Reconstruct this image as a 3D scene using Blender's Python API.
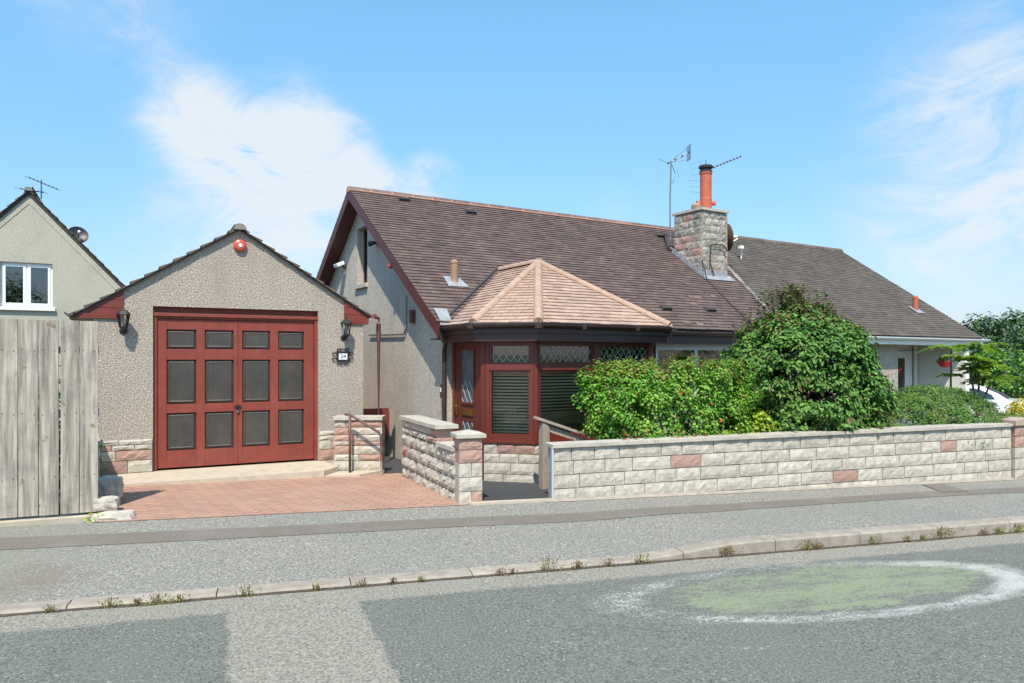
import bpy, bmesh, math, random
import numpy as np
from mathutils import Vector, Matrix, noise as mnoise
R = math.radians
random.seed(7); rng = np.random.default_rng(7)
for o in list(bpy.data.objects): bpy.data.objects.remove(o)
SC = bpy.context.scene; COL = SC.collection

# ------------------------------------------------------------------ camera
CAMYAW = 31.08; F = 716.0
cam = bpy.data.objects.new('camera', bpy.data.cameras.new('camera')); COL.objects.link(cam)
cam.location = (0, 0, 1.6); cam.rotation_euler = (R(90), 0, R(-CAMYAW))
cam.data.sensor_width = 36; cam.data.lens = F/1024*36; cam.data.shift_y = 17.5/1024
cam.data.clip_start = .05; cam.data.clip_end = 2000
SC.camera = cam
def px_dir(px, py):
    s, c = math.sin(R(CAMYAW)), math.cos(R(CAMYAW)); u = (px-512)/F; w = (359-py)/F
    return Vector((s+c*u, c-s*u, w)).normalized()

# ------------------------------------------------------------------ sun, sky, exposure
TO_SUN = Vector((-.60, -.94, 1.62)).normalized()
ELEV = math.asin(TO_SUN.z)
sun = bpy.data.objects.new('sun', bpy.data.lights.new('sun', 'SUN')); COL.objects.link(sun)
sun.data.energy = 4.2; sun.data.angle = R(.5); sun.data.color = (1, .92, .80)
sun.rotation_euler = TO_SUN.to_track_quat('Z', 'Y').to_euler(); sun.location = (-5, -10, 16)
SC.view_settings.view_transform = 'Standard'; SC.view_settings.look = 'None'
SC.view_settings.exposure = .55; SC.view_settings.gamma = 1
W = bpy.data.worlds.new('World'); SC.world = W; W.use_nodes = True
def world():
    nt = W.node_tree; N = nt.nodes; L = nt.links; N.clear()
    out = N.new('ShaderNodeOutputWorld'); bg = N.new('ShaderNodeBackground'); L.new(bg.outputs[0], out.inputs[0])
    sky = N.new('ShaderNodeTexSky'); sky.sky_type = 'NISHITA'; sky.sun_disc = False
    sky.sun_elevation = ELEV; sky.sun_rotation = math.atan2(TO_SUN.x, TO_SUN.y); sky.air_density = 1.0; sky.dust_density = .6; sky.ozone_density = 1.0
    bg.inputs[1].default_value = .15
    tc = N.new('ShaderNodeTexCoord')
    def math_(op, a, b=None, clamp=False):
        m = N.new('ShaderNodeMath'); m.operation = op; m.use_clamp = clamp
        for i, v in enumerate((a, b)):
            if v is None: continue
            if isinstance(v, (int, float)): m.inputs[i].default_value = v
            else: L.new(v, m.inputs[i])
        return m.outputs[0]
    def blob(px, py, rad, amt):
        d = px_dir(px, py)
        v = N.new('ShaderNodeVectorMath'); v.operation = 'DISTANCE'; L.new(tc.outputs['Generated'], v.inputs[0]); v.inputs[1].default_value = d
        mr = N.new('ShaderNodeMapRange'); mr.interpolation_type = 'SMOOTHSTEP'
        mr.inputs[1].default_value = 0; mr.inputs[2].default_value = rad/F; mr.inputs[3].default_value = amt; mr.inputs[4].default_value = 0
        L.new(v.outputs['Value'], mr.inputs[0]); return mr.outputs[0]
    def nz(scale, detail, rough, stretch, dist=0):
        mp = N.new('ShaderNodeMapping'); mp.inputs['Scale'].default_value = stretch; mp.inputs['Rotation'].default_value = (0, R(18), R(30)); L.new(tc.outputs['Generated'], mp.inputs[0])
        n = N.new('ShaderNodeTexNoise'); n.inputs['Scale'].default_value = scale; n.inputs['Detail'].default_value = detail; n.inputs['Roughness'].default_value = rough; n.inputs['Distortion'].default_value = dist
        L.new(mp.outputs[0], n.inputs[0]); return n.outputs[0]
    blobs = [(200,125,66,.66),(255,150,85,.85),(310,165,82,.95),(350,168,55,1.0),(375,180,40,.6),(225,190,110,.42),(300,235,110,.4),(432,183,48,.85),(405,185,40,.4),(165,95,70,.3),(140,20,130,.30),(300,100,60,.42),(250,230,150,.30),(330,215,90,.35),(350,125,45,.28),(90,-20,120,.3),
             (1010,190,190,.42),(960,120,160,.30),(900,240,170,.24),(1060,300,220,.22),(1040,40,170,.34),(620,205,60,.28),(700,150,150,.12),(560,330,200,.2),(160,250,110,.22)]
    tot = None
    for b in blobs:
        x = blob(*b)
        tot = x if tot is None else math_('ADD', tot, x)
    n1 = nz(6.5, 13, .66, (1, 1, 2.0), .9); n2 = nz(2.4, 8, .6, (1, 1, 2.6), .6)
    mod = math_('ADD', math_('MULTIPLY', n1, 2.3), math_('MULTIPLY', n2, .9))      # about 1.7 mean
    mod = math_('SUBTRACT', mod, .90)
    dens = math_('MULTIPLY', tot, mod)
    mr = N.new('ShaderNodeMapRange'); mr.interpolation_type = 'SMOOTHERSTEP'; mr.inputs[1].default_value = .04; mr.inputs[2].default_value = 1.0; L.new(dens, mr.inputs[0]); mr.inputs[4].default_value = .86
    tint = N.new('ShaderNodeMix'); tint.data_type = 'RGBA'; tint.blend_type = 'MULTIPLY'; tint.inputs['Factor'].default_value = 1
    L.new(sky.outputs[0], tint.inputs[6]); tint.inputs[7].default_value = (SKYT[0], SKYT[1], SKYT[2], 1)
    sp = N.new('ShaderNodeSeparateXYZ'); L.new(tc.outputs['Generated'], sp.inputs[0])
    cc = N.new('ShaderNodeCombineColor')
    for i, (lo, hi) in enumerate(((.60, 1.0), (.44, 1.10), (.52, 1.0))):
        el = N.new('ShaderNodeMapRange'); el.inputs[1].default_value = 0; el.inputs[2].default_value = .42; el.inputs[3].default_value = lo; el.inputs[4].default_value = hi; L.new(sp.outputs[2], el.inputs[0]); L.new(el.outputs[0], cc.inputs[i])
    t2 = N.new('ShaderNodeMix'); t2.data_type = 'RGBA'; t2.blend_type = 'MULTIPLY'; t2.inputs['Factor'].default_value = 1; L.new(tint.outputs[2], t2.inputs[6]); L.new(cc.outputs[0], t2.inputs[7]); tint = t2
    mx = N.new('ShaderNodeMix'); mx.data_type = 'RGBA'; L.new(mr.outputs[0], mx.inputs['Factor']); L.new(tint.outputs[2], mx.inputs[6]); mx.inputs[7].default_value = (3.9, 4.1, 4.2, 1)
    L.new(mx.outputs[2], bg.inputs[0])
SKYT = (.84, 1.12, 1.24)
world()
try:
    SC.cycles.max_bounces = 6; SC.cycles.transparent_max_bounces = 16
except Exception: pass

# ------------------------------------------------------------------ materials
MATS = {}
def mat(name, c1, c2=None, rough=.85, nscale=8, ndetail=4, ramp=(.35, .65), stain=None, stain_scale=1.2, stain_amt=.5,
        bump=None, island=0, metal=0, spec=.5, translucent=0, speck=None, emit=None, cross=None, streak=None, objrand=0):
    m = bpy.data.materials.new(name); m.use_nodes = True; nt = m.node_tree; N = nt.nodes; L = nt.links
    b = N['Principled BSDF']; b.inputs['Roughness'].default_value = rough; b.inputs['Metallic'].default_value = metal
    b.inputs['Specular IOR Level'].default_value = spec
    tc = N.new('ShaderNodeTexCoord')
    def noise(scale, detail=4, r=.6, vec=None):
        n = N.new('ShaderNodeTexNoise'); n.inputs['Scale'].default_value = scale; n.inputs['Detail'].default_value = detail; n.inputs['Roughness'].default_value = r
        L.new(vec or tc.outputs['Object'], n.inputs[0]); return n.outputs[0]
    def mix(fac, a, bcol, mode='MIX'):
        x = N.new('ShaderNodeMix'); x.data_type = 'RGBA'; x.blend_type = mode
        if isinstance(fac, float): x.inputs['Factor'].default_value = fac
        else: L.new(fac, x.inputs['Factor'])
        for i, v in ((6, a), (7, bcol)):
            if isinstance(v, tuple): x.inputs[i].default_value = (*v, 1)
            else: L.new(v, x.inputs[i])
        return x.outputs[2]
    def mr(v, a, c, lo=0., hi=1.):
        x = N.new('ShaderNodeMapRange'); L.new(v, x.inputs[0]); x.inputs[1].default_value = a; x.inputs[2].default_value = c; x.inputs[3].default_value = lo; x.inputs[4].default_value = hi; return x.outputs[0]
    col = tuple(c1)
    if c2 is not None:
        vec = None
        if cross:
            mp = N.new('ShaderNodeMapping'); mp.inputs['Scale'].default_value = cross; L.new(tc.outputs['Object'], mp.inputs[0]); vec = mp.outputs[0]
        col = mix(mr(noise(nscale, ndetail, .65, vec), *ramp), tuple(c1), tuple(c2))
    if speck:                       # (scale, colour, threshold)
        col = mix(mr(noise(speck[0], 2, .5), speck[2], speck[2]+.06), col, tuple(speck[1]))
    if stain:
        col = mix(mr(noise(stain_scale, 6, .65), .48, .72, 0, stain_amt), col, tuple(stain))
    if streak:
        mp2 = N.new('ShaderNodeMapping'); mp2.inputs['Scale'].default_value = streak[2]; L.new(tc.outputs['Object'], mp2.inputs[0])
        col = mix(mr(noise(1.0, 7, .7, mp2.outputs[0]), .50, .74, 0, streak[1]), col, tuple(streak[0]))
    if objrand:
        oi = N.new('ShaderNodeObjectInfo'); v = mr(oi.outputs['Random'], 0, 1, 1-objrand, 1+objrand)
        cc = N.new('ShaderNodeCombineColor'); [L.new(v, cc.inputs[i]) for i in range(3)]
        col = mix(1.0, col, cc.outputs[0], 'MULTIPLY')
    if island:
        g = N.new('ShaderNodeNewGeometry')
        v = mr(g.outputs['Random Per Island'], 0, 1, 1-island, 1+island)
        cc = N.new('ShaderNodeCombineColor'); [L.new(v, cc.inputs[i]) for i in range(3)]
        col = mix(1.0, col, cc.outputs[0], 'MULTIPLY')
    if isinstance(col, tuple): b.inputs['Base Color'].default_value = (*col, 1)
    else: L.new(col, b.inputs['Base Color'])
    if bump:
        last = None
        for sc, st, dist in bump:
            bn = N.new('ShaderNodeBump'); bn.inputs['Strength'].default_value = st; bn.inputs['Distance'].default_value = dist
            L.new(noise(sc, 5, .6), bn.inputs['Height'])
            if last: L.new(last, bn.inputs['Normal'])
            last = bn.outputs[0]
        L.new(last, b.inputs['Normal'])
    if translucent:
        t = N.new('ShaderNodeBsdfTranslucent'); ms = N.new('ShaderNodeMixShader'); ms.inputs[0].default_value = translucent
        if isinstance(col, tuple): t.inputs[0].default_value = (*col, 1)
        else: L.new(col, t.inputs[0])
        L.new(b.outputs[0], ms.inputs[1]); L.new(t.outputs[0], ms.inputs[2]); L.new(ms.outputs[0], N['Material Output'].inputs[0])
    MATS[name] = m; return m
def glass(name, tint, gloss=.1, rough=.02):
    m = bpy.data.materials.new(name); m.use_nodes = True; nt = m.node_tree; N = nt.nodes; L = nt.links
    N.remove(N['Principled BSDF']); t = N.new('ShaderNodeBsdfTransparent'); t.inputs[0].default_value = (*tint, 1)
    g = N.new('ShaderNodeBsdfGlossy'); g.inputs['Roughness'].default_value = rough
    lw = N.new('ShaderNodeFresnel'); lw.inputs[0].default_value = 1.5
    ad = N.new('ShaderNodeMath'); ad.operation = 'ADD'; L.new(lw.outputs[0], ad.inputs[0]); ad.inputs[1].default_value = gloss
    ms = N.new('ShaderNodeMixShader'); L.new(ad.outputs[0], ms.inputs[0]); L.new(t.outputs[0], ms.inputs[1]); L.new(g.outputs[0], ms.inputs[2])
    L.new(ms.outputs[0], N['Material Output'].inputs[0]); MATS[name] = m; return m

mat('roughcast', (.50,.43,.36), (.24,.20,.16), nscale=58, ndetail=4, ramp=(.40,.58), speck=(55,(.64,.59,.53),.60), stain=(.30,.26,.22), stain_scale=.9, stain_amt=.5, streak=((.24,.21,.18), .5, (4,4,.7)), bump=[(50,1,.014)])
mat('roughcast_grey', (.63,.56,.475), (.34,.295,.24), nscale=55, ndetail=4, ramp=(.40,.62), streak=((.30,.27,.24), .5, (4,4,.6)), speck=(40,(.64,.6,.56),.58), stain=(.28,.26,.24), stain_scale=1, stain_amt=.4, bump=[(80,.9,.012)])
mat('roughcast_green', (.46,.435,.35), (.34,.32,.255), nscale=30, ndetail=5, ramp=(.38,.64), stain=(.24,.24,.2), stain_scale=.9, stain_amt=.5, bump=[(40,.7,.012)])
mat('white_render', (.80,.77,.71), (.72,.69,.63), nscale=6, bump=[(90,.4,.005)])
mat('stone', (.53,.485,.41), (.39,.35,.29), nscale=12, ndetail=9, ramp=(.36,.66), island=.09, stain=(.27,.245,.20), stain_scale=6, stain_amt=.5, streak=((.24,.22,.18), .45, (5,5,2)), speck=(34,(.20,.18,.15),.67), bump=[(26,.6,.012),(80,.6,.006)])
mat('stone_pink', (.43,.235,.185), (.36,.25,.205), nscale=16, ndetail=8, island=.12, stain=(.3,.24,.2), stain_scale=6, stain_amt=.35, bump=[(22,.8,.02),(80,.6,.006)])
mat('mortar', (.24,.215,.18), (.16,.145,.125), nscale=20, bump=[(60,.5,.005)])
mat('coping', (.50,.45,.38), (.37,.335,.285), nscale=12, ndetail=7, island=.06, stain=(.25,.22,.19), stain_scale=4, stain_amt=.4, bump=[(50,.5,.005)])
mat('coping_pink', (.44,.32,.27), (.34,.25,.22), nscale=12, ndetail=7, island=.06, stain=(.22,.18,.16), stain_scale=4, stain_amt=.4, bump=[(50,.5,.005)])
mat('roof_tile', (.135,.087,.073), (.092,.063,.056), nscale=5, ndetail=6, island=.2, stain=(.19,.14,.12), stain_scale=1.4, stain_amt=.4, streak=((.075,.055,.05), .5, (3,.8,.8)), bump=[(60,.4,.004)], rough=.8)
mat('roof_tile_old', (.105,.083,.066), (.077,.063,.051), nscale=4, ndetail=6, island=.18, stain=(.16,.135,.105), stain_scale=1.2, stain_amt=.5, bump=[(60,.4,.004)], rough=.85)
mat('stone_old', (.42,.385,.33), (.24,.215,.18), nscale=11, ndetail=9, ramp=(.38,.62), island=.28, stain=(.34,.22,.18), stain_scale=2.4, stain_amt=.75, speck=(30,(.10,.09,.08),.62), bump=[(22,.9,.02),(80,.6,.006)])
mat('roof_tile_light', (.43,.295,.23), (.35,.235,.18), nscale=7, ndetail=6, island=.13, bump=[(60,.4,.004)], rough=.8)
mat('seam', (.28,.265,.24), (.10,.085,.075), nscale=7, ndetail=9, ramp=(.42,.58))
mat('roof_under', (.06,.045,.04))
mat('ridge_dark', (.21,.13,.105), (.12,.08,.068), nscale=9, ndetail=6, island=.3, bump=[(50,.4,.004)])
mat('ridge_old', (.15,.115,.09), (.10,.08,.065), nscale=9, ndetail=6, island=.3, stain=(.25,.2,.12), stain_scale=3, stain_amt=.5, bump=[(50,.4,.004)])
mat('hip_buff', (.42,.285,.21), (.34,.225,.165), nscale=9, ndetail=6, island=.1, bump=[(50,.3,.003)])
mat('pink_mortar', (.46,.24,.17), (.36,.2,.15), nscale=15)
mat('lead', (.30,.31,.33), (.22,.23,.25), nscale=9, rough=.55, stain=(.45,.45,.45), stain_scale=8, stain_amt=.5)
mat('upvc_red', (.15,.029,.02), (.12,.024,.017), nscale=5, cross=(1,1,12), rough=.38)
mat('upvc_dark', (.055,.022,.02), rough=.4)
mat('garage_red', (.235,.042,.026), (.185,.034,.023), nscale=5, ndetail=6, rough=.55, stain=(.27,.075,.05), stain_scale=3.2, stain_amt=.45, streak=((.12,.03,.022), .5, (14,14,1.2)), speck=(23,(.36,.13,.09),.72), bump=[(12,.15,.004)])
mat('garage_grey', (.042,.038,.034), (.062,.055,.048), nscale=4, ndetail=8, rough=.5, stain=(.10,.085,.07), stain_scale=6, stain_amt=.3, streak=((.095,.08,.065), .4, (12,12,1)), bump=[(25,.15,.003)])
mat('red_boards', (.20,.036,.024), (.165,.031,.021), nscale=7, rough=.5)
mat('barge_brown', (.10,.022,.02), (.075,.018,.016), nscale=6, rough=.5)
mat('gutter_dark', (.035,.022,.02), (.055,.03,.025), nscale=9, rough=.4)
mat('pipe_brown', (.12,.045,.035), (.08,.03,.025), nscale=14, rough=.5)
mat('white_plastic', (.78,.79,.80), rough=.35)
mat('grey_paint', (.42,.46,.52), rough=.4)
mat('black_iron', (.018,.018,.018), rough=.45)
mat('rail_brown', (.13,.06,.05), (.09,.04,.035), nscale=20, rough=.5)
mat('brass', (.55,.38,.12), rough=.3, metal=1)
mat('lead_came', (.62,.63,.64), rough=.4)
mat('blind', (.85,.70,.47), rough=.6)
mat('interior', (.20,.18,.15), (.13,.12,.10), nscale=3)
mat('curtain', (.50,.50,.50), (.35,.36,.38), nscale=6, cross=(6,6,.4))
mat('terracotta', (.50,.12,.06), (.42,.10,.05), nscale=6, rough=.7, stain=(.2,.08,.06), stain_scale=5, stain_amt=.4)
mat('buff_clay', (.36,.22,.14), (.27,.16,.10), nscale=9, rough=.7)
mat('soot', (.03,.028,.028), (.05,.045,.045), nscale=12)
mat('aluminium', (.25,.26,.27), rough=.4, metal=.7)
mat('dish_brown', (.12,.08,.05), rough=.6)
mat('dish_grey', (.022,.025,.03), rough=.45)
mat('grey_wood', (.45,.40,.33), (.18,.16,.135), objrand=.16, streak=((.12,.105,.09), .6, (22,22,.9)), nscale=3.2, ndetail=10, ramp=(.36,.64), cross=(9,9,.5), island=.10, stain=(.10,.095,.09), stain_scale=3.0, stain_amt=.55, speck=(9,(.20,.15,.105),.68), rough=.85, bump=[(30,.3,.004)])
mat('rail_wood', (.36,.29,.23), (.25,.19,.15), nscale=9, ndetail=6, cross=(6,6,1), rough=.8, bump=[(30,.3,.003)])
mat('soil', (.09,.065,.045), (.05,.037,.027), nscale=20, bump=[(30,.8,.02)])
mat('ground', (.10,.11,.06), (.07,.075,.04), nscale=3, ndetail=8, bump=[(20,.6,.03)])
mat('tarmac', (.052,.055,.058), (.035,.037,.04), nscale=40, bump=[(120,.5,.004)])
mat('concrete', (.52,.44,.34), (.42,.36,.28), nscale=8, ndetail=8, stain=(.3,.26,.2), stain_scale=3, stain_amt=.4, bump=[(60,.4,.004)])
mat('kerb_stone', (.36,.315,.26), (.25,.215,.18), nscale=10, ndetail=8, island=.1, stain=(.22,.18,.13), stain_scale=4, stain_amt=.45, bump=[(50,.5,.005)])
mat('bark', (.13,.09,.06), (.08,.055,.04), nscale=12, cross=(4,4,1), bump=[(20,.6,.01)])
mat('alarm_red', (.55,.08,.05), rough=.35)
mat('white_paint', (.8,.8,.8), rough=.12)
mat('tyre', (.02,.02,.02), rough=.8)
mat('tail_red', (.5,.02,.02), rough=.15)
mat('plaque_white', (.72,.74,.76), rough=.35)
mat('ink', (.03,.03,.05), rough=.5)
mat('door_pane', (.13,.15,.155), (.09,.10,.10), nscale=4, rough=.12)
mat('lamp_glass', (.35,.35,.34), rough=.2)
mat('leaf_fuchsia', (.13,.33,.03), (.22,.40,.045), nscale=2.5, ramp=(.45,.62), island=.4, translucent=.34, rough=.5)
mat('leaf_tip', (.24,.26,.05), (.22,.16,.05), nscale=3, island=.3, translucent=.3, rough=.5)
mat('leaf_laurel', (.07,.17,.03), (.12,.235,.04), nscale=2, island=.45, translucent=.12, rough=.5, spec=.3)
mat('leaf_bronze', (.16,.075,.035), (.11,.09,.035), nscale=3, island=.3, translucent=.25, rough=.45)
mat('leaf_juniper', (.085,.20,.03), (.14,.26,.045), nscale=3, island=.35, translucent=.12, rough=.7)
mat('leaf_juniper_dead', (.20,.15,.08), island=.3, rough=.8)
mat('leaf_lime', (.30,.42,.03), (.22,.38,.03), nscale=3, island=.3, translucent=.35, rough=.5)
mat('leaf_yellow', (.62,.50,.03), island=.25, translucent=.3, rough=.5)
mat('leaf_sumac', (.28,.44,.05), (.17,.32,.035), nscale=2, island=.3, translucent=.38, rough=.5)
mat('leaf_tree', (.03,.085,.016), (.05,.115,.022), nscale=.6, island=.35, translucent=.15, rough=.6)
mat('leaf_tree_blue', (.06,.105,.07), (.045,.08,.05), nscale=.6, island=.35, translucent=.12, rough=.6)
mat('leaf_weed', (.20,.28,.05), (.26,.22,.06), nscale=8, island=.4, translucent=.25, rough=.6)
mat('leaf_weed_rust', (.24,.11,.05), (.17,.11,.06), nscale=8, island=.4, translucent=.2, rough=.6)
mat('flower_red', (.55,.025,.03), island=.3, translucent=.2, rough=.5)
mat('basket_red', (.5,.02,.03), rough=.5)
glass('glass_clear', (.95,.94,.92), .0)
glass('glass_dark', (.5,.52,.52), .10)

# ------------------------------------------------------------------ mesh building
class MB:
    def __init__(s): s.v = []; s.f = []; s.m = []; s.mats = []
    def mi(s, m):
        if m not in s.mats: s.mats.append(m)
        return s.mats.index(m)
    def add(s, vs, fs, m):
        k = len(s.v); i = s.mi(m); s.v += [tuple(v) for v in vs]
        for f in fs: s.f.append(tuple(a+k for a in f)); s.m.append(i)
    def box(s, a, b, m, M=None):
        vs = [Vector((x, y, z)) for z in (a[2], b[2]) for y in (a[1], b[1]) for x in (a[0], b[0])]
        if M is not None: vs = [M @ v for v in vs]
        s.add(vs, [(0,2,3,1),(4,5,7,6),(0,1,5,4),(2,6,7,3),(0,4,6,2),(1,3,7,5)], m)
    def prism(s, poly, ext, m):          # planar polygon (3-D points) pushed along ext
        n = len(poly); p = [Vector(q) for q in poly]; e = Vector(ext)
        s.add(p+[q+e for q in p], [tuple(range(n)), tuple(range(2*n-1, n-1, -1))]+[(i, n+i, n+(i+1) % n, (i+1) % n) for i in range(n)], m)
    def tube(s, pts, r, m, seg=8, cap=True):
        pts = [Vector(p) for p in pts]; rs = r if isinstance(r, (list, tuple)) else [r]*len(pts); vs = []; ref = None
        for i, p in enumerate(pts):
            d = (pts[min(i+1, len(pts)-1)]-pts[max(i-1, 0)]).normalized()
            if ref is None: ref = Vector((0, 0, 1)) if abs(d.z) < .9 else Vector((1, 0, 0))
            a = d.cross(ref).normalized(); b = d.cross(a).normalized(); ref = -b if False else ref
            for k in range(seg):
                t = 2*math.pi*k/seg; vs.append(p+(a*math.cos(t)+b*math.sin(t))*rs[i])
        fs = [(i*seg+k, i*seg+(k+1) % seg, (i+1)*seg+(k+1) % seg, (i+1)*seg+k) for i in range(len(pts)-1) for k in range(seg)]
        if cap: fs += [tuple(range(seg-1, -1, -1)), tuple(range((len(pts)-1)*seg, len(pts)*seg))]
        s.add(vs, fs, m)
    def lathe(s, prof, m, c=(0,0,0), seg=16, axis='Z'):
        vs = []
        for r, z in prof:
            for k in range(seg):
                t = 2*math.pi*k/seg; x, y = r*math.cos(t), r*math.sin(t)
                v = (x, y, z) if axis == 'Z' else ((x, -z, y) if axis == 'Y' else (z, x, y))
                vs.append((v[0]+c[0], v[1]+c[1], v[2]+c[2]))
        fs = [(i*seg+k, i*seg+(k+1) % seg, (i+1)*seg+(k+1) % seg, (i+1)*seg+k) for i in range(len(prof)-1) for k in range(seg)]
        fs += [tuple(range(seg-1, -1, -1)), tuple(range((len(prof)-1)*seg, len(prof)*seg))]
        s.add(vs, fs, m)
    def build(s, name, parent=None, loc=None, rotz=0, smooth=False, bevel=0):
        me = bpy.data.meshes.new(name); me.from_pydata(s.v, [], s.f)
        for m in s.mats: me.materials.append(MATS[m])
        me.polygons.foreach_set('material_index', s.m)
        if smooth: me.polygons.foreach_set('use_smooth', [True]*len(me.polygons))
        me.update(); bm = bmesh.new(); bm.from_mesh(me); bmesh.ops.recalc_face_normals(bm, faces=bm.faces); bm.to_mesh(me); bm.free()
        o = bpy.data.objects.new(name, me); COL.objects.link(o)
        if parent: o.parent = parent
        if loc is not None: o.location = loc
        o.rotation_euler = (0, 0, rotz)
        if bevel:
            b = o.modifiers.new('bevel', 'BEVEL'); b.width = bevel; b.segments = 2; b.limit_method = 'ANGLE'
        return o
def tag(o, label=None, cat=None, group=None, kind=None):
    for k, v in (('label', label), ('category', cat), ('group', group), ('kind', kind)):
        if v: o[k] = v
    return o
def thing(name, label, cat, loc=(0,0,0), rotz=0, group=None):
    o = bpy.data.objects.new(name, None); COL.objects.link(o); o.location = loc; o.rotation_euler = (0, 0, rotz); o.empty_display_size = .2
    return tag(o, label, cat, group)
def copy_tree(o, parent=None):
    c = o.copy(); COL.objects.link(c); c.parent = parent
    for ch in list(o.children): copy_tree(ch, c)
    return c

# street frame: x = along the street, y = away from the road
SA = R(-14.1)
def S2W(s, n, z=0): return Vector((s*math.cos(SA)-n*math.sin(SA), s*math.sin(SA)+n*math.cos(SA), z))
def W2S(x, y): return (x*math.cos(SA)+y*math.sin(SA), -x*math.sin(SA)+y*math.cos(SA))
def zroad(s, n=0): return -.04-.009*min(s, 14)-.03*max(0, s-14)
def zback(s):
    z = .09-.0135*max(-8, min(s, 12))
    if s > 12: z -= .034*(s-12)
    return max(z, -1.6)
def kerb_h(s):
    t = min(1, max(0, (s-2.5)/1.3)); return .03+.085*t*t*(3-2*t)
def zpave(s, n):
    t = (n-5.4)/(7.32-5.4); return (zroad(s)+kerb_h(s))*(1-t)+zback(s)*t

# ------------------------------------------------------------------ ground, road, pavement
def sheet(name, ss, nn, fz, m, kind='structure', frame=True):
    mb = MB(); vs = [(s, n, fz(s, n)) for n in nn for s in ss]; w = len(ss)
    fs = [(j*w+i, j*w+i+1, (j+1)*w+i+1, (j+1)*w+i) for j in range(len(nn)-1) for i in range(w-1)]
    mb.add(vs, fs, m); o = mb.build(name, rotz=SA if frame else 0); tag(o, kind=kind)
    for p in o.data.polygons: p.use_smooth = True
    return o
def lin(a, b, n): return [a+(b-a)*i/n for i in range(n+1)]
def gz(s, n):
    if n < 5.3: return zroad(s)-.12
    z = zback(s)-.22-.0*n
    return z
gs = [-900,-300,-100,-40,-20]+lin(-10,40,50)+[60,100,300,900]
gn = [-900,-300,-100,-40,-15,-6,0,5.2,5.4,7.3,8,9,10,12,15,20,30,45,80,200,500,1200]
sheet('ground', gs, gn, gz, 'ground')

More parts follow.
